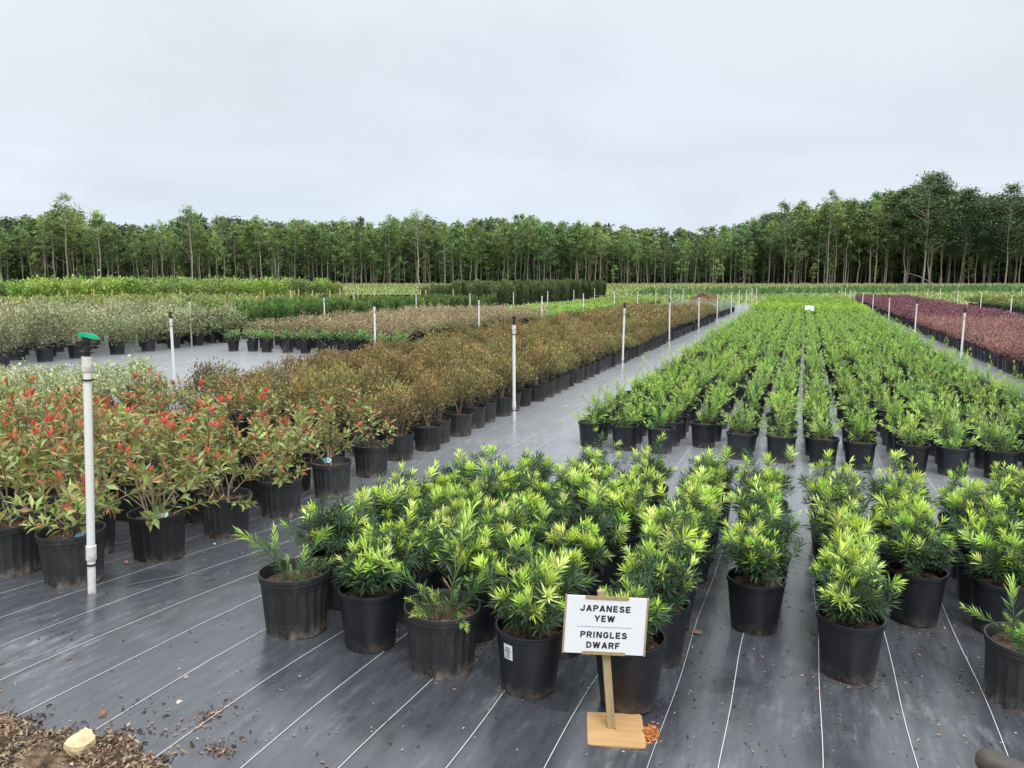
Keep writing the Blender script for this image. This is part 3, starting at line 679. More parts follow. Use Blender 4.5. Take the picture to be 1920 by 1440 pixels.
# ------------------------------------------------------------------ photinias (red tips)
RED, ORANGE, OLIVE, PGREEN = np.array((.74, .10, .095)), np.array((.44, .19, .075)), np.array((.19, .225, .065)), np.array((.32, .41, .125))
def photinia_branch(L, tipcol, n=13):
    g = Geo(); az = RNG.uniform(0, 6.28); tt = np.linspace(0, 1, 6)
    P = np.stack([.22 * L * tt ** 2 * cos(az), .22 * L * tt ** 2 * sin(az), L * tt], 1)
    tube(g, P, np.linspace(.0036, .0018, 6), 5, (.2, .11, .07), 1, cap=False)
    t = np.sort(RNG.uniform(.15, .97, n)); pos = np.stack([np.interp(t, tt, P[:, k]) for k in range(3)], 1)
    ph = np.arange(n) * 2.4 + RNG.normal(0, .3, n); an = np.radians(72 - 20 * t + RNG.normal(0, 12, n))
    d = np.stack([np.sin(an) * np.cos(ph), np.sin(an) * np.sin(ph), np.cos(an)], 1)
    mixc = RNG.uniform(0, 1, (n, 1)) ** .7; c = OLIVE * (1 - mixc) + PGREEN * mixc
    k = (np.clip((t - .5) * 1.5, 0, 1) * RNG.uniform(.1, .9, n))[:, None]; tc2 = (ORANGE + np.asarray(tipcol)) / 2; c = c * (1 - k) + tc2 * k
    s = RNG.random((n, 1)) < .10; c = np.where(s, ORANGE * 1.15, c)
    leaves(g, pos, d, RNG.uniform(.05, .078, n), RNG.uniform(.017, .027, n), jitter(c, n, .3), 0, curl=.12, wide=.55)
    m_ = 6; ph = np.arange(m_) * 2.4; an = np.radians(np.linspace(14, 46, m_) + RNG.normal(0, 6, m_))
    d = np.stack([np.sin(an) * np.cos(ph), np.sin(an) * np.sin(ph), np.cos(an)], 1)
    leaves(g, np.tile(P[-1], (m_, 1)), d, RNG.uniform(.038, .066, m_), RNG.uniform(.010, .017, m_), jitter(tipcol, m_, .3), 0, curl=-.06, wide=.5)
    return g.mesh('branch', [M['gloss_leaf'], M['stem']])
BR = [photinia_branch(RNG.uniform(.17, .28), tc_) for tc_ in (RED, RED * 1.1, (RED + ORANGE) / 2, RED * .85 + ORANGE * .2, ORANGE, ORANGE * 1.25, (RED + ORANGE) / 2, (ORANGE + OLIVE) / 2, PGREEN, OLIVE, OLIVE * 1.1, (RED + ORANGE) / 2)]
def fork_stem():
    g = Geo(); ends = []
    for k in range(int(RNG.integers(3, 6))):
        a = RNG.uniform(0, 6.28); r_ = RNG.uniform(.05, .16); z1 = RNG.uniform(.36, .52)
        p = [(0.02 * cos(a), .02 * sin(a), .2), (r_ * .45 * cos(a + .3), r_ * .45 * sin(a + .3), .28), (r_ * cos(a), r_ * sin(a), z1)]
        tube(g, p, [.0075, .006, .004], 6, (.25, .18, .12)); ends.append(p[2]); ends.append(((p[1][0] + p[2][0]) / 2, (p[1][1] + p[2][1]) / 2, (p[1][2] + p[2][2]) / 2))
        if RNG.random() < .7:
            e2 = (r_ * 1.5 * cos(a + .8), r_ * 1.5 * sin(a + .8), z1 - .05); tube(g, [p[1], e2], [.005, .003], 5, (.25, .18, .12)); ends.append(e2)
    return g.mesh('stem', [M['stem']]), ends
STEMS = [fork_stem() for _ in range(6)]
def plant_tag(o, loc, rot):
    g = Geo(); oval = [(.034 * cos(a), .019 * sin(a)) for a in np.linspace(0, 2 * pi, 17)[:-1]]
    plate(g, oval, -.0012, .0012, 0)
    t_ = part(o, 'plant_tag', g.mesh('plant_tag', [M['teal']]), loc, rot)
    g = Geo(); plate(g, [(x, y) for x, y in oval if x > -.002] + [(-.004, .01), (-.001, 0), (-.004, -.01)], .0014, .0022); part(t_, 'print', g.mesh('print', [M['paleblue']]))
def photinia(x, y, label, tall=1.0, n=14, pot='ribbed', tag=None, seed=0, redness=.36):
    q = random.Random(seed * 101 + 5)
    o = thing('potted_photinia', label, 'potted shrub', (x, y, H(x, y) + .006), q.uniform(0, 6.28), 'red tipped photinias in pots')
    part(o, 'pot', POT[pot]); part(o, 'soil', SOIL_RB if pot == 'ribbed_big' else SOIL_R)
    me, ends = STEMS[seed % 6]
    part(o, 'stem', me, scale=(1, 1, 1))
    for k in range(n):
        e = ends[k % len(ends)]; a = math.atan2(e[1], e[0]) + q.uniform(-1.4, 1.4)
        low = k > n * .58
        thx = q.uniform(.15, .75) if not low else q.uniform(.9, 1.5)
        zz = e[2] * q.uniform(.78, 1.0) * tall if not low else q.uniform(.23, .38)
        f = zz / max(e[2], .01)
        me = q.choice(BR[:7] + BR[11:]) if (not low and q.random() < redness * 1.35) else q.choice(BR[7:11])
        part(o, 'branch', me, (e[0] * min(f, 1), e[1] * min(f, 1), zz), aim(thx, a, q.uniform(0, 6.28)).to_euler(), q.uniform(.85, 1.25))
    if tag:
        o.rotation_euler[2] = YAW; plant_tag(o, *tag)
    return o
EDGE = [(-3.33, 2.66), (-3.30, 3.17), (-3.34, 3.75), (-3.37, 4.33), (-3.35, 4.93), (-3.39, 5.58)]
ENAME = ['photinia in a ribbed pot directly behind the white riser base', 'photinia in a ribbed pot with a teal tag lying on its soil', 'low leafy photinia, third pot of the edge beside the aisle', 'full green photinia, fourth pot of the edge beside the aisle',
         'photinia with a hanging teal and pale tag, fifth at the aisle edge', 'thin photinia with bare forked stems and red tips at the edge end']
for k, (x, y) in enumerate(EDGE):
    photinia(x, y, ENAME[k], seed=k, n=[15, 10, 15, 18, 16, 9][k], tall=[.9, .75, .9, 1.0, 1.0, 1.15][k], redness=[.35, .25, .2, .25, .3, .5][k],
             tag=((.04, -.03, .25), (1.0, 0, .2)) if k == 1 else ((.0, -.13, .30), (1.2, .2, .5)) if k == 4 else ((.09, -.06, .25), (1.1, 0, .6)) if k == 0 else None)
PC = ['second', 'third', 'fourth', 'fifth', 'sixth', 'seventh', 'eighth']
for ci in range(7):
    for rj in range(8):
        x = -3.74 - ci * .45 + rnd.uniform(-.05, .05); y = 2.62 + rj * .47 + rnd.uniform(-.05, .05) + (.22 if ci % 2 else 0)
        if y > 5.5 - ci * .06 or not in_view(x, y, 420): continue
        photinia(x, y, f'red tipped photinia, {nth(rj + 1)} pot along in the {PC[ci]} row in from the aisle', pot='ribbed_big' if (ci == 0 and rj == 0) else 'ribbed', seed=20 + ci * 9 + rj, n=rnd.randint(18, 23), tall=rnd.uniform(1.0, 1.28) if (ci, rj) != (3, 5) else 1.6, redness=rnd.uniform(.3, .5))

# ------------------------------------------------------------------ shrubs
def shrub_geo(z0, height, radius, ntwig, per, lL, lW, colfn, full=False, spread=.05, mi=0, stems=0, smi=1, scol=(.2, .15, .1), low=-.1, out=.9, curl=.05, g=None, tz=0.0):
    g = g or Geo()
    u = RNG.uniform(low, 1, ntwig); ph = np.arange(ntwig) * 2.39996 + RNG.normal(0, .4, ntwig)
    rr = (RNG.uniform(.35, 1.0, ntwig) ** .6) * RNG.choice([1, 1, 1, 1.12], ntwig)
    s = np.sqrt(np.clip(1 - u * u, 0, 1))
    tips = np.stack([radius * rr * s * np.cos(ph), radius * rr * s * np.sin(ph), z0 + height * (.45 + .55 * u * rr)], 1)
    nd = unit(np.stack([s * np.cos(ph), s * np.sin(ph), u + .6], 1))
    twc = RNG.uniform(0, 1, ntwig)
    idx = np.repeat(np.arange(ntwig), per); n = len(idx)
    pos = tips[idx] + RNG.normal(0, spread, (n, 3)) * [1, 1, .8] - nd[idx] * RNG.uniform(0, spread * 1.5, (n, 1))
    pos[:, 2] = np.maximum(pos[:, 2], z0 + .01)
    d = nd[idx] * out + RNG.normal(0, .6, (n, 3)); d[:, 2] += .25
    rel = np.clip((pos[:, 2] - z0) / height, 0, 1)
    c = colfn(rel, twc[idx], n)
    leaves(g, pos, d, lL * RNG.uniform(.7, 1.25, n), lW * RNG.uniform(.75, 1.25, n), c, mi, full=full, curl=curl)
    for k in RNG.choice(ntwig, min(stems, ntwig), replace=False):
        b_ = np.array([RNG.uniform(-.03, .03), RNG.uniform(-.03, .03), tz if tz else z0]); e = tips[k]
        tube(g, [b_, (b_ * .6 + e * .4) + [0, 0, .03], e], [.005, .004, .0022], 4, scol, smi, cap=False)
    return g
def ramp_col(stops, vs_=.2, tw=.35):
    stops = [np.array(s_) for s_ in stops]
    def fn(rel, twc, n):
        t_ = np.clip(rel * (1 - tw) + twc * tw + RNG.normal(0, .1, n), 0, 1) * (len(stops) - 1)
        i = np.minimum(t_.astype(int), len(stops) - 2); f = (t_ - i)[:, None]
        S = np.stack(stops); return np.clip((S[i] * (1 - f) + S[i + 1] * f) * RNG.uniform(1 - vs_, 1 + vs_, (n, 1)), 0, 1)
    return fn
def potted_geo(h, rb, rt, n=10):
    g = Geo(); lathe(g, [(rb, 0), (rt, h)], n, (.02, .02, .02), 1, True); disc(g, rt * .98, h * .9, n, (.04, .025, .018), 2); return g
LPS = [M['leaf'], M['pot'], M['soil'], M['stem']]
BRONZE = ramp_col([(.04, .045, .02), (.10, .095, .036), (.24, .195, .068), (.39, .245, .092)], .22, .5)
BRONZE2 = ramp_col([(.04, .05, .02), (.11, .125, .042), (.26, .24, .078), (.38, .265, .095)], .22, .45)
SILV = ramp_col([(.05, .062, .03), (.15, .17, .08), (.34, .355, .18), (.60, .59, .36)], .25, .6)
VARI = ramp_col([(.07, .10, .035), (.20, .26, .09), (.42, .48, .21), (.68, .70, .40)], .22, .5)
PINK = ramp_col([(.05, .07, .03), (.16, .185, .075), (.32, .25, .13), (.52, .36, .24)], .22, .6)
SMALLG = ramp_col([(.04, .09, .025), (.13, .25, .07), (.36, .48, .16)], .2, .5)
REDB = ramp_col([(.09, .045, .042), (.25, .115, .10), (.42, .22, .19)], .25, .5)
PURP = ramp_col([(.055, .03, .042), (.16, .066, .082), (.28, .115, .135)], .25, .5)
LOWG = ramp_col([(.05, .11, .025), (.18, .33, .05), (.42, .60, .13)], .2, .4)
HEDGE = ramp_col([(.03, .06, .02), (.12, .20, .04), (.29, .43, .075), (.47, .61, .15)], .28, .6)
LIGU = ramp_col([(.09, .13, .04), (.25, .31, .09), (.46, .50, .19)], .25, .5)
LAV = ramp_col([(.09, .12, .07), (.23, .29, .19), (.40, .46, .33)], .2, .5)
RGREEN = ramp_col([(.025, .055, .018), (.11, .17, .035), (.33, .41, .08)], .2, .5)
JUNI = ramp_col([(.025, .05, .018), (.07, .14, .035), (.20, .35, .07)], .2, .3)
ARB = ramp_col([(.03, .042, .018), (.075, .10, .038), (.17, .23, .065)], .22, .35)
def yewfar_geo(n_sh, nl, lL, lW, full, cols):
    g = Geo(); q = RNG
    for k in range(n_sh):
        f = (k + .5) / n_sh; tht = math.acos(1 - f * .75) * q.uniform(.75, 1.1); ph = k * 2.4 + q.uniform(-.4, .4)
        L = q.uniform(.13, .26) * (1.35 if k == 0 else 1)
        s = shoot_geo(L, nl, lL, lW, .75, cols=cols, bend=.35, up0=62, up1=20)
        Mx = np.array(aim(tht * .85, ph, q.uniform(0, 6))); r0 = q.uniform(.0, .09)
        o_ = np.array([sin(tht) * cos(ph) * r0, sin(tht) * sin(ph) * r0, .205 + cos(tht) * r0 * .8])
        for v, l, ls, c, mi, sm in zip(s.v, s.l, s.ls, s.c, s.mi, s.sm):
            g.v.append(v @ Mx.T + o_); g.c.append(c); g.mi.append(mi); g.sm.append(sm)
        base_l = g.nl
        for l, ls in zip(s.l, s.ls): g.l.append(l + g.nv); g.ls.append(ls + g.nl)
        g.nv += s.nv; g.nl += s.nl
    return g
YC = (np.array((.085, .17, .04)), np.array((.21, .39, .08)), np.array((.43, .60, .16)))
YC2 = (np.array((.085, .18, .04)), np.array((.22, .43, .065)), np.array((.46, .67, .12)))
def to_stuff_mats(g):
    return g
YF = [yewfar_geo(int(RNG.integers(8, 13)), 34, .062, .0085, True, YC if k % 2 else YC2).mesh('foliage', LM) for k in range(10)]
YFL = []
for k in range(5):
    g = potted_geo(.24, .108, .13, 10); g = shrub_geo(.22, .36, .19, 26, 9, .075, .017, ramp_col([(.05, .11, .02), (.13, .26, .04), (.29, .44, .075)], .2, .4), g=g, spread=.035, out=1.4); YFL.append(g)
LIMEG = []
for k in range(6):
    g = potted_geo(.23, .108, .13, 10); g = shrub_geo(.22, .34, .19, 22, 9, .08, .022, ramp_col([(.11, .22, .03), (.28, .46, .055), (.46, .66, .11)], .18, .5), g=g, spread=.032, out=1.2, stems=22, smi=3); LIMEG.append(g)
BZ = [shrub_geo(.235, .44, .25, 60, 15, .042, .017, BRONZE if k % 3 else BRONZE2, full=True, spread=.042, stems=9, low=-.25, tz=.2).mesh('foliage', [M['leaf'], M['stem']]) for k in range(12)]
BZL = [shrub_geo(.235, .44, .25, 30, 10, .060, .026, BRONZE, spread=.045, low=-.2, g=potted_geo(.24, .115, .135, 10)) for k in range(4)]

def bed(name, cat, group, labelf, places, builder, limit=300, stuff_geos=None, stuff_name=None, stuff_mats=None):
    """places: (x, y, col, row); nearest become objects, the rest one stuff object"""
    P = [p for p in places if in_view(p[0], p[1])]
    P.sort(key=lambda p: p[0] ** 2 + p[1] ** 2)
    for p in P[:limit]: builder(name, cat, group, labelf(p), p)
    if len(P) > limit and stuff_geos:
        pl_ = [(rnd.randrange(len(stuff_geos)), p[0], p[1], H(p[0], p[1]) + .006, rnd.uniform(0, 6.28), rnd.uniform(.88, 1.12)) for p in P[limit:]]
        stuff(stuff_name, joined(stuff_name, stuff_geos, pl_, stuff_mats or LPS))
def grid(x0, dx, nx, y0, dy, ny, jx=.03, jy=.03, skip=.0, quinc=False):
    o = []
    for i in range(nx):
        for j in range(ny):
            if rnd.random() < skip: continue
            o.append((x0 + i * dx + rnd.uniform(-jx, jx), y0 + j * dy + (dy / 2 if quinc and i % 2 else 0) + rnd.uniform(-jy, jy), i + 1, j + 1))
    return o
def build_parts(pot, soil, fols, s0=.9, s1=1.12, zs=(.92, 1.1), rs=None):
    def f(name, cat, group, label, p):
        o = thing(name, label, cat, (p[0], p[1], H(p[0], p[1]) + .006), rnd.uniform(0, 6.28), group)
        part(o, 'pot', POT[pot]); part(o, 'soil', soil)
        s = rnd.uniform(s0, s1); part(o, 'foliage', rnd.choice(fols), scale=(s, s * rnd.uniform(.88, 1.12), rnd.uniform(*zs)))
    return f
def build_single(meshes, s0=.9, s1=1.12):
    def f(name, cat, group, label, p): solid(name, rnd.choice(meshes), label, cat, (p[0], p[1], H(p[0], p[1]) + .006), rnd.uniform(0, 6.28), group, rnd.uniform(s0, s1))
    return f
# central yew bed behind the gap
YS = [yewfar_geo(8, 18, .072, .0145, True, YC if k % 2 else YC2) for k in range(5)]
YFL = []
for a_ in YS:
    for v_ in a_.v: v_[:, :2] *= .74
    b_ = potted_geo(.24, .108, .13, 10); a_.mi = [np.where(q_ == 1, 3, q_) for q_ in a_.mi]
    for v, c, mi, sm in zip(a_.v, a_.c, a_.mi, a_.sm): b_.v.append(v); b_.c.append(c); b_.mi.append(mi); b_.sm.append(sm)
    for l, ls in zip(a_.l, a_.ls): b_.l.append(l + b_.nv); b_.ls.append(ls + b_.nl)
    b_.nv += a_.nv; b_.nl += a_.nl; YFL.append(b_)
bed('potted_yew', 'potted shrub', 'green yews in the long central bed', lambda p: f'airy green yew, {nth(p[3])} pot behind the gap, {nth(p[2])} row from the brown bed',
    grid(-1.95, .358, 13, 7.35, .37, 70, .035, .04, .035), build_parts('far', SOIL_F, YF, .55, .86, (.72, 1.12)), 300, YFL, 'yew_bed')
bed('potted_lime_yew', 'potted shrub', 'lime green shrubs at the far end of the central bed', lambda p: f'lime green shrub, {nth(p[3])} plant behind the small far sign, {nth(p[2])} row from the brown bed',
    grid(-1.95, .358, 13, 33.6, .37, 56), build_single([g.mesh('potted_lime_yew', LPS) for g in LIMEG]), 200, LIMEG, 'lime_yew_bed')
# bronze shrubs
bed('potted_bronze_shrub', 'potted shrub', 'bronze leaved shrubs in the long bed', lambda p: f'bronze leaved shrub, {nth(p[3])} pot behind the photinias, {nth(p[2])} row from the yew aisle',
    grid(-3.42, -.385, 9, 6.2, .41, 64, .035, .04, .03), build_parts('farrib', SOIL_F, BZ, .66, 1.04, (.74, 1.12)), 300, BZL, 'bronze_shrub_bed')
# extra bronze plants to the side, in front of the pale open ground
for k in range(0):
    x = -7.0 - .42 * (k // 6) + rnd.uniform(-.06, .06); y = 5.0 + (k % 6) * .45 + rnd.uniform(-.06, .06)
    if y > 5.9 + (x + 7) * -.6 and x < -7.2: continue
    build_parts('farrib', SOIL_F, BZ)('potted_bronze_shrub', 'potted shrub', 'bronze leaved shrubs in the long bed', f'bronze shrub between photinias and open mat, {nth(k % 6 + 1)} pot, {nth(k // 6 + 1)} outlying row', (x, y, 0, 0))
# variegated
VA = [shrub_geo(.22, .36, .30, 44, 12, .042, .02, VARI, full=True, spread=.045, stems=5, low=-.2, tz=.2).mesh('foliage', [M['leaf'], M['stem']]) for k in range(5)]
pl_ = [p for p in grid(-7.2, -.60, 9, 5.0, .58, 7, .06, .06) if p[1] < 8.4 + (p[0] + 8.15) * 1.0 and p[1] < 6.6 - (p[0] + 7.2) * 2.2]
bed('potted_variegated_shrub', 'potted shrub', 'pale variegated shrubs behind the photinias', lambda p: f'pale cream and green shrub behind photinias, {nth(p[3])} pot, {nth(p[2])} row from bare mat', pl_, build_parts('farrib', SOIL_F, VA), 60)
# large silvery shrubs
SV = [shrub_geo(.24, .86, .50, 110, 15, .056, .029, SILV, full=True, spread=.085, stems=12, low=-.8, tz=.25, scol=(.16, .13, .09)).mesh('foliage', [M['leaf'], M['stem']]) for k in range(6)]
pl_ = grid(-14.35, -.9, 5, 8.6, .86, 10, .08, .08)
bed('potted_silvery_shrub', 'potted shrub', 'large silvery shrubs beyond the open mat', lambda p: f'large silvery leaved shrub, {nth(p[3])} along in the {nth(p[2])} row from the open mat', pl_, build_parts('big', SOIL_B, SV, .92, 1.1, (.9, 1.08)), 80)
# little green shrubs in a row across
SG = [shrub_geo(.22, .30, .20, 26, 11, .05, .024, SMALLG, full=True, spread=.035, stems=3, low=-.15).mesh('foliage', [M['leaf'], M['stem']]) for k in range(4)]
for k in range(10):
    x, y = -12.45 + k * .485 + rnd.uniform(-.04, .04), 14.55 + rnd.uniform(-.08, .08) + (.1 * (k > 5))
    build_parts('far', SOIL_F, SG)('potted_small_shrub', 'potted shrub', 'small green shrubs edging the pink tinged bed', f'small green shrub, {nth(k + 1)} in the row between open mat and pink tinged bed', (x, y))
PK = [shrub_geo(.22, .48, .30, 36, 12, .05, .024, PINK, spread=.055, low=-.15, g=potted_geo(.24, .11, .13, 12)) for k in range(5)]
bed('pink_tinged_shrub', 'potted shrub', 'pink tinged shrubs behind the brown bed', lambda p: f'pink tinged shrub, {nth(p[3])} behind the small green pots, {nth(p[2])} row from brown bed',
    grid(-8.75, -.47, 9, 15.3, .48, 24, .05, .05), build_single([g.mesh('pink_tinged_shrub', LPS) for g in PK]), 160, PK, 'pink_shrub_bed')
def upright_geo(h, r, n, lL, lW, colfn, pot=(.22, .11, .13)):
    g = potted_geo(*pot, 10); z0 = pot[0]
    k = max(5, n // 40); ph = RNG.uniform(0, 6.28, k); rr = r * np.sqrt(RNG.uniform(0, 1, k)) * .8; hh = h * RNG.uniform(.75, 1.0, k)
    i = RNG.integers(0, k, n); z = RNG.uniform(0, 1, n) ** .85 * hh[i]
    taper = 1 - (z / hh[i]) * .75
    p = np.stack([rr[i] * np.cos(ph[i]) * (.6 + .5 * z / h) + RNG.normal(0, r * .22, n) * taper, rr[i] * np.sin(ph[i]) * (.6 + .5 * z / h) + RNG.normal(0, r * .22, n) * taper, z0 + z * .97], 1)
    d = np.stack([RNG.normal(0, .32, n), RNG.normal(0, .32, n), np.ones(n)], 1)
    leaves(g, p, d, lL * RNG.uniform(.7, 1.3, n), lW * RNG.uniform(.7, 1.3, n), colfn(np.clip(z / h, 0, 1) ** 1.6, RNG.uniform(0, 1, n), n), 0, up=(1, 0, 0), full=False)
    return g
JU = [upright_geo(.66, .17, 330, .10, .03, JUNI) for k in range(5)]
bed('upright_juniper', 'potted shrub', 'upright green junipers behind the pink bed', lambda p: f'upright green juniper, {nth(p[3])} along in the {nth(p[2])} row from the line of risers',
    grid(-14.6, -.55, 8, 15.6, .5, 42, .05, .06), build_single([g.mesh('upright_juniper', LPS) for g in JU], .9, 1.15), 200, JU, 'juniper_bed')
AR = [upright_geo(1.25, .2, 420, .16, .045, ARB, (.28, .15, .17)) for k in range(5)]
bed('tall_cypress', 'potted shrub', 'tall dark cypresses in black pots', lambda p: f'tall dark narrow cypress, {nth(p[3])} along in the {nth(p[2])} row from the low bright bed',
    grid(-15.3, -.7, 7, 37.8, .62, 40, .06, .06), build_single([g.mesh('tall_cypress', LPS) for g in AR], .84, 1.1), 160, AR, 'cypress_bed')
LG = [shrub_geo(.19, .24, .24, 20, 9, .09, .04, LOWG, spread=.045, low=-.1, g=potted_geo(.2, .11, .13, 9)) for k in range(5)]
bed('low_bright_shrub', 'potted shrub', 'low bright green shrubs before the cypresses', lambda p: f'low bright green shrub, {nth(p[3])} along in the {nth(p[2])} row from the brown bed side',
    grid(-9.1, -.5, 8, 27.8, .52, 48, .05, .05), build_single([g.mesh('low_bright_shrub', LPS) for g in LG]), 160, LG, 'low_bright_bed')
LV = [shrub_geo(.2, .34, .2, 30, 8, .10, .016, LAV, spread=.04, low=0, out=.5, g=potted_geo(.23, .11, .13, 9)) for k in range(4)]
bed('grey_green_shrub', 'potted shrub', 'grey green shrubs at the far end of the brown bed', lambda p: f'soft grey green shrub, {nth(p[3])} behind the brown bed, {nth(p[2])} row from aisle',
    grid(-3.5, -.45, 7, 33.6, .45, 19, .05, .05, .1), build_single([g.mesh('grey_green_shrub', LPS) for g in LV]), 133)
# the beds on the far side
RB = [shrub_geo(.22, .30, .23, 46, 11, .036, .017, REDB, spread=.05, low=-.2, g=potted_geo(.235, .112, .13, 16)) for k in range(6)]
bed('maroon_shrub', 'potted shrub', 'maroon shrubs beside the far aisle', lambda p: f'maroon leaved shrub, {nth(p[3])} pot along in the {nth(p[2])} row from the pale aisle',
    grid(3.55, .36, 9, 13.6, .37, 40, .025, .025), build_single([g.mesh('maroon_shrub', LPS) for g in RB]), 300, RB, 'maroon_bed')
PB = [shrub_geo(.22, .34, .22, 20, 9, .07, .034, PURP, spread=.05, low=-.1, g=potted_geo(.235, .112, .13, 9)) for k in range(5)]
bed('purple_shrub', 'potted shrub', 'dark purple shrubs behind the maroon ones', lambda p: f'dark purple shrub, {nth(p[3])} behind the maroon ones in the {nth(p[2])} row from the pale aisle',
    grid(3.55, .36, 9, 28.4, .40, 84, .03, .03), build_single([g.mesh('purple_shrub', LPS) for g in PB]), 180, PB, 'purple_bed')
RG = [shrub_geo(.2, .42, .28, 26, 10, .085, .045, RGREEN, spread=.06, low=-.1, g=potted_geo(.235, .112, .13, 9)) for k in range(4)]
bed('dark_green_shrub', 'potted shrub', 'yellow tipped green shrubs beyond the purple bed', lambda p: f'yellow tipped green shrub, {nth(p[3])} along in the {nth(p[2])} row beyond the purple bed',
    grid(9.7, .55, 8, 30.5, .55, 46, .06, .06), build_single([g.mesh('dark_green_shrub', LPS) for g in RG]), 160, RG, 'yellow_tipped_bed')
# bright hedge plants and the staked bed
HG = [shrub_geo(.25, 1.42, .80, 95, 13, .17, .085, HEDGE, spread=.13, low=-.5, g=potted_geo(.3, .2, .24, 10)) for k in range(5)]
HGm = [g.mesh('tall_bright_shrub', LPS) for g in HG]
HEDGE2 = ramp_col([(.03, .055, .02), (.10, .155, .04), (.21, .29, .075), (.36, .45, .13)], .28, .65)
HGm2 = [shrub_geo(.25, 1.42, .80, 95, 13, .16, .08, HEDGE2, spread=.15, low=-.5, g=potted_geo(.3, .2, .24, 10)).mesh('tall_bright_shrub', LPS) for k in range(5)]
k = 0
for (cx, cy, nx, ny, dx, dy) in ((-40.5, 30.5, 4, 4, 1.35, 1.2), (-62, 36, 7, 3, 1.4, 1.4), (-36.2, 40, 4, 12, -1.7, 1.35), (-43.5, 39, 5, 12, -1.7, 1.35), (-52, 40, 4, 11, -1.7, 1.35)):
    for i in range(nx):
        for j in range(ny):
            x, y = cx + i * dx + rnd.uniform(-.15, .15), cy + j * dy + rnd.uniform(-.15, .15)
            if not in_view(x, y, 200): continue
            k += 1; clump = cx == -40.5
            solid('tall_bright_shrub', rnd.choice(HGm if clump or rnd.random() < .25 else HGm2), (f'rounded bright green shrub of the near clump, {nth(j + 1)} plant in its {nth(i + 1)} row' if clump else f'tall bright green shrub in the hedge before the wood, {nth(k)} plant'), 'shrub', (x, y, H(x, y)), rnd.uniform(0, 6), 'tall bright green shrubs before the wood', rnd.uniform(.9, 1.1) if clump else rnd.uniform(.78, 1.06))
LI = [upright_geo(.72, .28, 300, .11, .05, LIGU, (.22, .11, .13)) for k in range(4)]
bed('staked_shrub', 'potted shrub', 'light green shrubs in the staked bed', lambda p: f'light green shrub in the staked bed, {nth(p[3])} plant of the {nth(p[2])} row',
    [p for p in grid(-21.0, -.8, 15, 20.0, .75, 20, .1, .1) if -p[0] - 21 < 16 and p[1] > 17.5 + (-p[0] - 21) * .35 and p[1] < 33], build_single([g.mesh('staked_shrub', LPS) for g in LI]), 150, LI, 'staked_bed')
for k in range(30):
    x, y = -39.5 + k * .38 + rnd.uniform(-.05, .05), 49.6 + k * .22
    g_ = None
g = Geo(); simple_pot(g, .42, .24, .27, 12, 1); disc(g, .25, .4, 12, (.04, .03, .02), 2); BP = g.mesh('empty_black_pot', LPS)
for k in range(22): 
    x, y = -39.3 + k * .55, 49.7 + k * .34
    solid('black_nursery_pot', BP, f'large black nursery pot, {nth(k + 1)} in the line under the hedge end', 'pot', (x, y, H(x, y)), 0, 'large black pots under the hedge end')
# small far sign standing before the lime shrubs
o = thing('bed_sign', 'small white sign tilted on a stake before the lime green shrubs', 'sign', (.2, 33.3, H(.2, 33.3)), YAW)
g = Geo(); box(g, (-.015, -.012, 0), (.015, .012, .5)); part(o, 'post', g.mesh('post', [M['post']]))
g = Geo(); plate(g, rounded(.36, .2, .01, 3), -.004, .004); part(o, 'board', g.mesh('board', [M['paper']]), (0, -.03, .53), (R(64), R(5), 0))

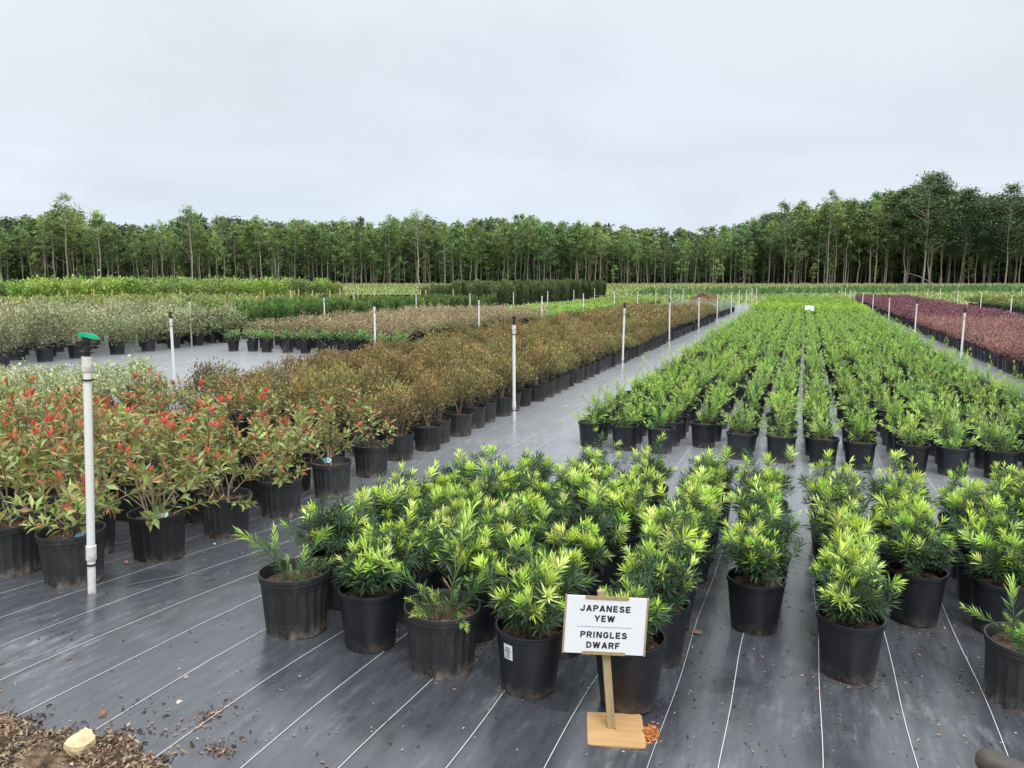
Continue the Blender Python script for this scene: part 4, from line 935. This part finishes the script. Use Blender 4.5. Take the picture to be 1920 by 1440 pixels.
# ------------------------------------------------------------------ the wood
TG1, TG2, TG3, TG4 = ((.075, .125, .05), (.21, .31, .10), (.38, .49, .17)), ((.065, .105, .055), (.155, .24, .10), (.27, .37, .15)), ((.11, .165, .07), (.25, .34, .12), (.41, .51, .20)), ((.05, .085, .05), (.10, .155, .08), (.17, .235, .115))
def tree_geos(h, cr, z_crown, nclump, per, leafs, cols, trunk_r, lean=0, fork=False, bare=0, wide=False, sparse=1.0):
    """trunk with limbs, and a crown of leaf clumps at the limb ends"""
    tg_, cg = Geo(), Geo()
    a0 = RNG.uniform(0, 6.28); n = 8; tt = np.linspace(0, 1, n)
    wig = np.cumsum(RNG.normal(0, .007 * h, (n, 2)), 0); wig -= wig[0]
    P = np.stack([wig[:, 0] + lean * h * tt * cos(a0), wig[:, 1] + lean * h * tt * sin(a0), h * .93 * tt], 1)
    tube(tg_, P, trunk_r * (1.15 - tt * .95), 7, (.5, .5, .5), 0, cap=False)
    if fork:
        z1 = RNG.uniform(.05, .35); k = int(z1 * (n - 1)); d = RNG.uniform(.05, .09) * h; a = RNG.uniform(0, 6.28)
        P2 = P[k:].copy(); s_ = np.linspace(0, 1, len(P2)); P2[:, 0] += d * cos(a) * s_ ** .7; P2[:, 1] += d * sin(a) * s_ ** .7
        tube(tg_, P2, trunk_r * .75 * (1.1 - s_ * .9), 6, (.5, .5, .5), 0, cap=False)
    C = []
    for k in range(nclump):
        u = RNG.uniform(0, 1) ** .8; z = z_crown + (h - z_crown) * u
        env = (math.sin(pi * min(1, (u * .86 + .12)) ** .9)) if not wide else (1 - (2 * u - .75) ** 2 * .75)
        a = k * 2.4 + RNG.uniform(-.5, .5); r_ = cr * max(.15, env) * RNG.uniform(.25, 1) ** .6
        bx, by, bz = [np.interp(z - r_ * .35, P[:, 2], P[:, q]) for q in range(3)]
        c = np.array([bx + r_ * cos(a), by + r_ * sin(a), z]); C.append((c, u))
        if k % 2 == 0 or wide:
            mid = np.array([bx + r_ * .5 * cos(a), by + r_ * .5 * sin(a), (bz + z) / 2 - .1])
            tube(tg_, [(bx, by, max(z - r_ * .5, h * .1)), mid, c], [trunk_r * .28, trunk_r * .2, trunk_r * .07], 4, (.5, .5, .5), 0, cap=False)
    for k in range(bare):
        z = RNG.uniform(h * .22, z_crown + .1 * h); a = RNG.uniform(0, 6.28); L = RNG.uniform(.6, 1.8)
        bx, by = np.interp(z, P[:, 2], P[:, 0]), np.interp(z, P[:, 2], P[:, 1])
        tube(tg_, [(bx, by, z), (bx + L * .6 * cos(a), by + L * .6 * sin(a), z + L * .35), (bx + L * cos(a), by + L * sin(a), z + L * .8)], [trunk_r * .22, trunk_r * .15, .012], 4, (.5, .5, .5), 0, cap=False)
    idx = np.repeat(np.arange(nclump), per); n = len(idx)
    cen = np.stack([c for c, u in C]); us = np.array([u for c, u in C])
    cs = RNG.uniform(.22, .42, nclump) * cr * .9
    pos = cen[idx] + unit(RNG.normal(0, 1, (n, 3))) * (RNG.uniform(0, 1, (n, 1)) ** .45) * cs[idx][:, None] * [1, 1, .62]
    d = RNG.normal(0, 1, (n, 3)); d[:, 2] = d[:, 2] * .5 - .1
    tone = np.clip(us[idx] * .45 + RNG.uniform(0, 1, nclump)[idx] * .45 + RNG.normal(0, .12, n), 0, 1)
    leaves(cg, pos, d, leafs * RNG.uniform(.7, 1.4, n), leafs * .62 * RNG.uniform(.7, 1.3, n), ramp_col(cols, .25, 0)(tone, tone, n), 0, full=False)
    return tg_, cg
TV = {}
def variants(kind, n, **kw):
    TV[kind] = []
    for k in range(n):
        a, b_ = tree_geos(**{q: (v() if callable(v) else v) for q, v in kw.items()})
        TV[kind].append((a.mesh('trunk', [M['bark']]), b_.mesh('crown', [M['tree_leaf']])))
U = lambda a, b_: (lambda: RNG.uniform(a, b_))
variants('slim', 9, h=10, cr=U(1.3, 1.9), z_crown=U(3.0, 4.6), nclump=52, per=28, leafs=.25, cols=TG1, trunk_r=U(.045, .08), lean=U(0, .03), bare=7)
variants('pale', 5, h=10, cr=U(1.2, 1.7), z_crown=U(4.6, 5.8), nclump=36, per=24, leafs=.22, cols=TG3, trunk_r=U(.05, .085), lean=U(0, .04), bare=9)
variants('forked', 5, h=10, cr=U(1.4, 2.0), z_crown=U(4.0, 5.4), nclump=44, per=26, leafs=.25, cols=TG1, trunk_r=U(.05, .075), lean=U(0, .03), fork=True, bare=6)
variants('dark', 6, h=10, cr=U(1.7, 2.3), z_crown=U(2.6, 3.8), nclump=46, per=40, leafs=.26, cols=TG2, trunk_r=U(.05, .08), lean=U(0, .02), bare=5)
variants('broad', 6, h=10, cr=U(2.5, 3.2), z_crown=U(3.2, 4.6), nclump=70, per=44, leafs=.23, cols=TG4, trunk_r=U(.055, .085), lean=U(0, .03), wide=True, bare=5)
variants('airy', 3, h=10, cr=U(2.0, 2.5), z_crown=U(5.4, 6.0), nclump=44, per=22, leafs=.22, cols=TG3, trunk_r=U(.075, .10), lean=U(0, .02), bare=8)
variants('sapling', 5, h=10, cr=U(1.9, 2.8), z_crown=U(1.5, 3.0), nclump=26, per=18, leafs=.5, cols=TG1, trunk_r=U(.07, .11), lean=U(0, .08), bare=4)
D0 = 130.0
def world(s, d): return (s * cos(YAW) - d * sin(YAW), s * sin(YAW) + d * cos(YAW))
PROF = [(-400, 410), (0, 405), (60, 402), (95, 408), (128, 372), (165, 405), (200, 400), (260, 416), (290, 425), (330, 412), (362, 396), (400, 412), (430, 403), (520, 408), (640, 412), (700, 414), (780, 404), (860, 410), (930, 408), (985, 402), (1070, 416), (1150, 419), (1250, 426), (1340, 422), (1420, 406), (1480, 388), (1560, 372), (1620, 372), (1680, 352), (1730, 336), (1790, 356), (1850, 362), (1880, 354), (1920, 360), (2300, 350)]
def top_h(px): return CAM_H + (525 - np.interp(px, [p[0] for p in PROF], [p[1] for p in PROF])) / 1456 * D0 - 1.0
ADJ = {'slim': 'slender dark green', 'pale': 'thin pale green', 'forked': 'forked', 'dark': 'dense dark', 'broad': 'big broad dark', 'airy': 'tall airy'}
SEG = [(-400, 0, 'beyond the bright hedge corner'), (0, 170, 'behind the rounded bright clump'), (170, 420, 'behind the tall bright hedge'), (420, 690, 'behind the black nursery pots'), (690, 860, 'behind the open grass by the stakes'), (860, 1150, 'behind the dark cypress block'), (1150, 1420, 'behind the brush pile'), (1420, 1620, 'behind the lime yew bed'), (1620, 1800, 'behind the purple bed'), (1800, 2400, 'behind the yellow tipped bed')]
px, segn = -230.0, {}
while px < 2150:
    s = (px - 960) / 1456 * D0; d = D0 + rnd.uniform(-3, 5)
    x, y = world(s, d)
    hh = top_h(px) * rnd.uniform(.74, 1.03)
    if px > 1640: kind = rnd.choice(['broad', 'broad', 'dark', 'broad', 'slim'])
    elif px > 1380: kind = rnd.choice(['dark', 'slim', 'broad', 'dark', 'forked', 'pale'])
    else: kind = rnd.choice(['slim', 'slim', 'pale', 'forked', 'dark', 'slim', 'pale'])
    wd = 1.0
    sg_ = next(t_ for t_ in SEG if t_[0] <= px < t_[1]); segn[sg_[2]] = segn.get(sg_[2], 0) + 1
    o = thing('tree', f'{ADJ[kind]} tree {sg_[2]}, {nth(segn[sg_[2]])} trunk there', 'tree', (x, y, H(x, y) - .1), rnd.uniform(0, 6.28), 'trees along the wood edge')
    k = hh / 10; o.scale = (k * rnd.uniform(.85, 1.1) ,) * 2 + (k,)
    tr_, cr_ = rnd.choice(TV[kind]); part(o, 'trunk', tr_); part(o, 'crown', cr_)
    px += rnd.uniform(3.2, 13.5) * (1.3 if px > 1640 else 1)
px, sn_ = -220.0, {}
while px < 2130:
    d = D0 + rnd.uniform(-3.5, 6); x, y = world((px - 960) / 1456 * D0, d)
    sg_ = next(t_ for t_ in SEG if t_[0] <= px < t_[1]); sn_[sg_[2]] = sn_.get(sg_[2], 0) + 1
    o = thing('sapling', f'low leafy sapling {sg_[2]}, {nth(sn_[sg_[2]])} one there', 'tree', (x, y, H(x, y) - .05), rnd.uniform(0, 6.28), 'saplings under the wood edge')
    k = rnd.uniform(.28, .62); o.scale = (k, k, k * rnd.uniform(.9, 1.2)); tr_, cr_ = rnd.choice(TV['sapling']); part(o, 'trunk', tr_); part(o, 'crown', cr_)
    px += rnd.uniform(12, 44)
# a few that stand out of the line
for px, top, kind, lab in ((128, 368, 'airy', 'tall airy tree rising highest above the wood behind the rounded bright clump'), (190, 398, 'airy', 'tall airy tree next to the highest one behind the bright hedge'), (362, 390, 'airy', 'airy pale tree standing above its neighbours behind the bright hedge'),
                           (786, 396, 'airy', 'pale feathery tree poking above the wood behind the open grass'), (1730, 331, 'broad', 'highest broad dark tree of the wood behind the purple bed'), (1885, 350, 'broad', 'huge broad tree with pale branching trunk behind the yellow tipped bed'), (1550, 362, 'pale', 'thin tree poking above the dark crowns behind the lime yew bed'), (1470, 385, 'dark', 'dark dense crown above the wood behind the lime yew bed')):
    x, y = world((px - 960) / 1456 * (D0 - 4), D0 - 4)
    o = thing('tree', lab, 'tree', (x, y, H(x, y) - .1), rnd.uniform(0, 6.28), 'trees along the wood edge')
    k = (CAM_H + (525 - top) / 1456 * (D0 - 4) - .95) / 10; o.scale = (k, k, k)
    tr_, cr_ = rnd.choice(TV[kind]); part(o, 'trunk', tr_); part(o, 'crown', cr_)
# deeper wood, one mass
WG = []
for k in range(7):
    a, b_ = tree_geos(10, RNG.uniform(1.9, 2.6), RNG.uniform(2.0, 3.5), 30, 15, .55, TG2 if k % 2 else TG4, .09, bare=2)
    a.mi = [np.full_like(q, 1) for q in a.mi]
    for v, l, ls, c, mi, sm in zip(a.v, a.l, a.ls, a.c, a.mi, a.sm):
        b_.v.append(v); b_.c.append(c); b_.mi.append(mi); b_.sm.append(sm)
    for l, ls in zip(a.l, a.ls): b_.l.append(l + b_.nv); b_.ls.append(ls + b_.nl)
    b_.nv += a.nv; b_.nl += a.nl; WG.append(b_)
pl_ = []
for row in range(7):
    d = 136 + row * 4.5; px = -320
    while px < 2240:
        s = (px - 960) / 1456 * d; x, y = world(s, d + rnd.uniform(-2, 2))
        hh = (top_h(px) + .0) * d / D0 * rnd.uniform(.82, .97) * (1 if row < 5 else .95)
        pl_.append((rnd.randrange(7), x, y, H(x, y) - .2, rnd.uniform(0, 6.28), hh / 10)); px += rnd.uniform(20, 38)
stuff('deep_woodland', joined('deep_woodland', WG, pl_, [M['tree_leaf'], M['darkbark']]))
UG = [shrub_geo(0, 2.6, 1.5, 34, 9, .5, .3, ramp_col(TG4, .25, .4), spread=.35, low=-.6) for k in range(4)]
pl_ = []
for row in range(4):
    d = 141 + row * 7; px = -320
    while px < 2240:
        x, y = world((px - 960) / 1456 * d, d + rnd.uniform(-2, 2)); pl_.append((rnd.randrange(4), x, y, H(x, y) - .3, rnd.uniform(0, 6), rnd.uniform(.7, 1.6) * (1 + row * .35))); px += rnd.uniform(14, 28)
stuff('woodland_undergrowth', joined('woodland_undergrowth', UG, pl_, [M['tree_leaf']]))
# leaning dead trunk at the wood edge
g = Geo(); x0, y0 = world((1690 - 960) / 1456 * 126, 126); x1, y1 = world((1752 - 960) / 1456 * 125, 125)
tube(g, [(x0, y0, H(x0, y0) + 2.0), ((x0 + x1) / 2, (y0 + y1) / 2, H(x0, y0) + 1.3), (x1, y1, H(x1, y1))], [.04, .07, .10], 7)
solid('dead_tree', g.mesh('dead_tree', [M['darkbark']]), 'bare grey fallen trunk leaning at the wood edge behind the purple bed', 'dead tree')

# ------------------------------------------------------------------ field grass and brush pile
n = 26000
d = 54 + 74 * RNG.uniform(0, 1, n) ** .8; s = RNG.uniform(-.82, .78, n) * d
x = s * cos(YAW) - d * sin(YAW); y = s * sin(YAW) + d * cos(YAW)
ok = ~((x > -20.5) & (x < 18) & (y < 54.3)) & ~((x > -2.3) & (x < 7.2) & (y < 62))
x, y, d = x[ok], y[ok], d[ok]; n = len(x)
g = Geo()
dry = np.clip(np.sin(x * .31 + 2 * np.sin(d * .13)) * .35 - .1, 0, 1) + np.clip((d - 108) / 16, 0, 1) * .8 + RNG.uniform(0, .28, n); reed = ((np.abs(d - 84 - 6 * np.sin(x * .06)) < 7) & (x > -16) & (x < 24))
dry = np.where(reed, dry * .3, dry)[:, None]
gc = np.where(reed[:, None], (.07, .15, .055), (.135, .19, .055))
c = gc * (1 - dry) + np.array((.34, .27, .17)) * dry
hgt = RNG.uniform(.14, .34, n) * np.where(reed, 2.2, 1)
P = np.stack([x, y, th(x, y) - .03], 1)
dd = np.stack([RNG.normal(0, .3, n), RNG.normal(0, .3, n), np.ones(n)], 1)
leaves(g, P, dd, hgt, hgt * .42, jitter(c, n, .22), 0, up=(sin(YAW), -cos(YAW), 0), full=False, wide=.35)
stuff('grass', g.mesh('grass', [M['tree_leaf']]))
bx, by = -7.06, 59.6
o = thing('brush_pile', 'brown heap of cut brush and sticks on the grass before the wood', 'brush pile', (bx, by, H(bx, by)), YAW)
g = Geo(); V, F = [], []
nr, na = 6, 22
for i in range(nr):
    for j in range(na):
        a = j / na * 2 * pi; f = i / (nr - 1); rr = (1 - f) * rnd.uniform(.85, 1.1)
        V.append((1.35 * rr * cos(a), .9 * rr * sin(a), .62 * f ** .8 * rnd.uniform(.85, 1.1) - .02))
for i in range(nr - 1):
    for j in range(na): F.append((i * na + j, i * na + (j + 1) % na, (i + 1) * na + (j + 1) % na, (i + 1) * na + j))
g.add(V, F, (.2, .14, .08)); m_ = 500
a = RNG.uniform(0, 6.28, m_); f = RNG.uniform(0, 1, m_) ** .6
leaves(g, np.stack([1.3 * f * np.cos(a), .88 * f * np.sin(a), .62 * (1 - f) ** .8], 1), RNG.normal(0, 1, (m_, 3)) * [1, 1, .35], RNG.uniform(.15, .4, m_), RNG.uniform(.03, .08, m_), jitter((.24, .16, .085), m_, .5), 0, full=False)
part(o, 'heap', g.mesh('heap', [M['chip']]))
g = Geo(); tube(g, [(-.5, 0, 0), (0, .03, .05), (.5, 0, .02)], [.03, .026, .012], 5, (.34, .25, .16)); SK = g.mesh('stick', [M['stem']])
for k in range(36):
    a, f = rnd.uniform(0, 6.28), rnd.random() ** .7
    part(o, 'stick', SK, (1.1 * f * cos(a), .7 * f * sin(a), .1 + .6 * (1 - f) ** .8), (0, rnd.uniform(-.9, .4), rnd.uniform(0, 6.28)), rnd.uniform(.5, 1.1))

# ------------------------------------------------------------------ mulch, stone, litter
g = Geo()
Xm, Ym = np.meshgrid(spaced(-3.6, -1.5, .03), spaced(.5, 2.1, .03))
def edge_y(x): return np.interp(x, [p[0] for p in MULCH], [p[1] for p in MULCH])
nz = .018 * np.sin(Xm * 17 + 3 * np.sin(Ym * 9)) * np.sin(Ym * 14 + 2) + RNG.normal(0, .006, Xm.shape)
dist = edge_y(Xm) - .03 + .022 * np.sin(Xm * 31) + .014 * np.sin(Xm * 67 + 1) - Ym
Zm = th(Xm, Ym) + np.clip(dist * .2, -.05, .022) + np.where(dist > .02, nz * np.clip(dist * 6, 0, 1), 0) + .004
V = np.stack([Xm, Ym, Zm], 2).reshape(-1, 3); nx = Xm.shape[1]
i, j = np.meshgrid(np.arange(nx - 1), np.arange(Xm.shape[0] - 1)); k = (j * nx + i).ravel(); F = np.stack([k, k + 1, k + nx + 1, k + nx], 1)
F = F[dist.reshape(-1)[F].min(1) > -.06]
g.add(V, F, (.1, .07, .04), 0, True); structure('mulch_bed', g.mesh('mulch_bed', [M['mulch']]))
def chips(x, y, z, lmin, lmax, cols, flat=.25):
    n = len(x); a = RNG.uniform(0, 6.28, n); L = RNG.uniform(lmin, lmax, n); w_ = L * RNG.uniform(.16, .5, n)
    d_ = np.stack([np.cos(a), np.sin(a), RNG.normal(0, flat, n)], 1); s_ = unit(np.stack([-np.sin(a), np.cos(a), RNG.normal(0, flat, n)], 1)); u_ = np.array([0, 0, 1.]) * (w_ * .35)[:, None]
    p = np.stack([x, y, z + w_ * .12], 1); dl, sw = d_ * L[:, None] / 2, s_ * w_[:, None] / 2
    B = [p - dl - sw * .6, p + dl - sw, p + dl * .8 + sw, p - dl * .9 + sw * .8]
    V = np.stack(B + [q * 1 + u_ for q in B], 1).reshape(-1, 3); k = np.arange(n)[:, None] * 8
    F = np.concatenate([k + f_ for f_ in ([4, 5, 6, 7], [0, 1, 5, 4], [1, 2, 6, 5], [2, 3, 7, 6], [3, 0, 4, 7])], 0)
    cc = np.array(cols)[RNG.integers(0, len(cols), n)] * RNG.uniform(.7, 1.3, (n, 1))
    g = Geo(); g.add(V, F, np.repeat(np.clip(cc, 0, 1), 8, 0)); return g
BARK = [(.08, .05, .036), (.16, .10, .07), (.23, .15, .105), (.045, .032, .026), (.33, .23, .16)]
n = 17000; x = RNG.uniform(-3.3, -1.6, n); y = edge_y(x) - .035 + .02 * np.sin(x * 31) - np.where(RNG.random(n) < .06, -RNG.exponential(.03, n), RNG.uniform(-.012, .75, n)) ; z = th(x, y) + np.clip((edge_y(x) - y) * .2, 0, .022) + .006
stuff('mulch', chips(x, y, z, .003, .024, BARK + BARK + [(.22, .17, .11), (.36, .29, .20), (.16, .125, .09)], .4).mesh('mulch', [M['chip']]))
# crumbs scattered over the mat: round the pots, and in drifts between the rows
X_, Y_ = [], []
for cx, cy, sx_, sy_, n in ((.9, 3.7, .35, .5, 230), (.0, 3.4, .16, .9, 130), (.4, 3.1, .3, .4, 90), (.62, 3.9, .08, .25, 140), (-1.0, 2.75, .28, .16, 90), (-1.15, 2.95, .06, .10, 90), (-.24, 3.0, .12, .6, 90), (-1.78, 1.98, .5, .18, 60), (-1.84, 1.955, .022, .05, 130), (-1.68, 1.80, .03, .02, 60), (-1.9, 1.86, .25, .08, 90), (-2.9, 3.8, .3, .9, 130), (-2.65, 6.0, .25, 1.2, 160), (-2.1, 2.5, .5, .3, 60), (0, 2.6, .6, .3, 60), (1.2, 4.3, .4, .6, 160), (-.40, 3.6, .05, .8, 120), (-.45, 2.46, .02, .03, 6)):
    X_.append(RNG.normal(cx, sx_, n)); Y_.append(RNG.normal(cy, sy_, n))
for o_ in list(COL.objects):
    if o_.name.startswith(('potted_dwarf_yew', 'potted_photinia')) and rnd.random() < .75:
        n = int(RNG.integers(8, 34)); a = RNG.normal(rnd.uniform(0, 6.28), 1.0, n); r_ = RNG.normal(.125, .012, n)
        X_.append(o_.location.x + r_ * np.cos(a)); Y_.append(o_.location.y + r_ * np.sin(a))
x, y = np.concatenate(X_), np.concatenate(Y_)
ok = (y > edge_y(x) + .02) | (x > -1.7); x, y = x[ok], y[ok]
stuff('bark_crumbs', chips(x, y, th(x, y) + .006, .004, .016, BARK, .12).mesh('bark_crumbs', [M['chip']]))
n = 1500; x = RNG.uniform(-3.2, 2.0, n); y = 1.5 + 6.5 * RNG.uniform(0, 1, n) ** 1.5
ok = y > edge_y(x) + .03; x, y = x[ok], y[ok]
stuff('grit', chips(x, y, th(x, y) + .006, .003, .010, [(.03, .025, .02), (.35, .33, .3), (.10, .07, .05), (.5, .48, .44), (.06, .045, .03)], .1).mesh('grit', [M['chip']]))
def stone(r, seed, sq=(1, .8, .62)):
    q = np.random.default_rng(seed); bm_v = []; g = Geo(); nu, nv = 16, 10
    ks = unit(q.normal(0, 1, (16, 3))); dp = q.uniform(.62, .95, 16)
    for i in range(nv + 1):
        for j in range(nu):
            a, b_ = 2 * pi * j / nu, pi * i / nv
            d_ = np.array([sin(b_) * cos(a), sin(b_) * sin(a), cos(b_)]); k_ = min([1.0] + [dp[m] / max(ks[m] @ d_, 1e-3) for m in range(16) if ks[m] @ d_ > .4]); k_ *= q.uniform(.94, 1.05) if 0 < i < nv else 1
            bm_v.append(d_ * r * k_ * sq)
    F = [(i * nu + j, (i + 1) * nu + j, (i + 1) * nu + (j + 1) % nu, i * nu + (j + 1) % nu) for i in range(nv) for j in range(nu)]
    g.add(bm_v, F); return g
def put_stone(x, y, r, seed, label, col=None, sq=(1, .8, .62)):
    me = stone(r, seed, sq).mesh('stone', [M['rock'] if col is None else mat('stone_brown', col, .9, .2)])
    solid('stone', me, label, 'stone', (x, y, H(x, y) + r * sq[2] * .62 + (.018 if y < 1.66 else 0)), seed)
put_stone(-2.045, 1.61, .055, 3, 'pale tan knobbly stone lying on the dark mulch', sq=(1, .85, .8))
put_stone(-2.17, 1.80, .017, 5, 'small reddish brown stone on the mat behind the mulch', (.22, .12, .07))
put_stone(-2.0, 1.965, .014, 8, 'small pale grey pebble on the mat between white lines', (.5, .47, .42))
put_stone(-2.105, 2.11, .012, 11, 'small grey brown pebble resting on a white line', (.28, .24, .21))
# dry leaf litter by the corner of the photinia aisle, and single fallen leaves
def dead_leaf(x, y, col, L, label, name='fallen_leaf', n=1):
    g = Geo(); nn = n
    p = np.stack([RNG.normal(0, .045 if n > 1 else 0, nn), RNG.normal(0, .02 if n > 1 else 0, nn), np.full(nn, .008)], 1)
    d_ = np.stack([RNG.normal(0, 1, nn), RNG.normal(0, 1, nn), RNG.uniform(.05, .4, nn)], 1)
    leaves(g, p, d_, L * RNG.uniform(.7, 1.2, nn), L * .45, jitter(col, nn, .3), 0, curl=.25)
    me = g.mesh(name, [M['chip']])
    return me
o = stuff('leaf_litter', dead_leaf(0, 0, (.34, .2, .12), .05, '', 'leaf_litter', 34)); o.location = (-2.80, 4.05, H(-2.8, 4.05) + .006); o.rotation_euler[2] = .5
for x, y, c_, L, lab in ((-3.32, 2.97, (.30, .15, .09), .045, 'curled brown fallen leaf on the mat beside the white riser'), (-3.24, 3.52, (.42, .38, .16), .04, 'yellow green fallen leaf between two photinia pots'), (-2.62, 5.35, (.5, .17, .08), .05, 'orange fallen leaf lying in the aisle beside the last photinia'),
                         (.25, 3.16, (.42, .26, .28), .035, 'dried pinkish leaf in front of the forward lime yew'), (-.36, 3.42, (.2, .11, .07), .06, 'dark brown curled leaf on the strip beside the sign row')):
    solid('fallen_leaf', dead_leaf(x, y, c_, L, lab), lab, 'leaf', (x, y, H(x, y) + .006), rnd.uniform(0, 6))
# rusty fibre by the sign base
n = 260; x = RNG.normal(0, .015, n); y = RNG.normal(0, .027, n); ang_ = YAW - .5
g = chips(-.437 + x * cos(ang_) - y * sin(ang_), 2.492 + x * sin(ang_) + y * cos(ang_), H(-.44, 2.5) + .006 + .012 * np.exp(-(x ** 2 / .0004 + y ** 2 / .001)), .006, .022, [(.36, .115, .04), (.27, .08, .03), (.46, .17, .07)], .3)
stuff('rust_fibre', g.mesh('rust_fibre', [M['chip']]))
# wire loop lying by the riser
g = Geo(); pts = [(-3.03 + .0, 2.70), (-2.98, 2.84), (-2.93, 2.95), (-2.87, 3.02), (-2.80, 3.03), (-2.76, 2.99), (-2.78, 2.95)]
tube(g, [(a, b_, H(a, b_) + .012) for a, b_ in pts], .0022, 5, (.4, .36, .32)); solid('loose_wire', g.mesh('loose_wire', [M['steel']]), 'thin loose tie wire curling on the mat beside the white riser', 'wire')

# ------------------------------------------------------------------ cart handle reaching in from the side
o = thing('cart_handle', 'worn dark rubber grip of a cart handle reaching in over the mat', 'cart handle', (1.25, 1.2, H(1.25, 1.2)), 0)
off = np.array((1.25, 1.2, H(1.25, 1.2)))
p0, p1 = np.array((.238, 1.081, 1.035)), np.array((.372, 1.088, .998))
dr = unit(p1 - p0)
g = Geo(); tt = [0, .0015, .004, .008, .014, .03, .06, .09, .12, .139]
tube(g, [p0 + dr * q - off for q in tt], [.004, .009, .0125, .0148, .0158, .016, .0158, .0162, .016, .0155], 18)
part(o, 'grip', g.mesh('grip', [M['grip']]))
g = Geo(); tube(g, [p0 + dr * .13 - off, np.array((.62, 1.11, .93)) - off, np.array((.86, 1.14, .84)) - off, np.array((1.02, 1.16, .68)) - off, np.array((1.14, 1.18, .36)) - off, np.array((1.25, 1.2, off[2])) - off], .0125, 12)
part(o, 'shaft', g.mesh('shaft', [M['steel']]))
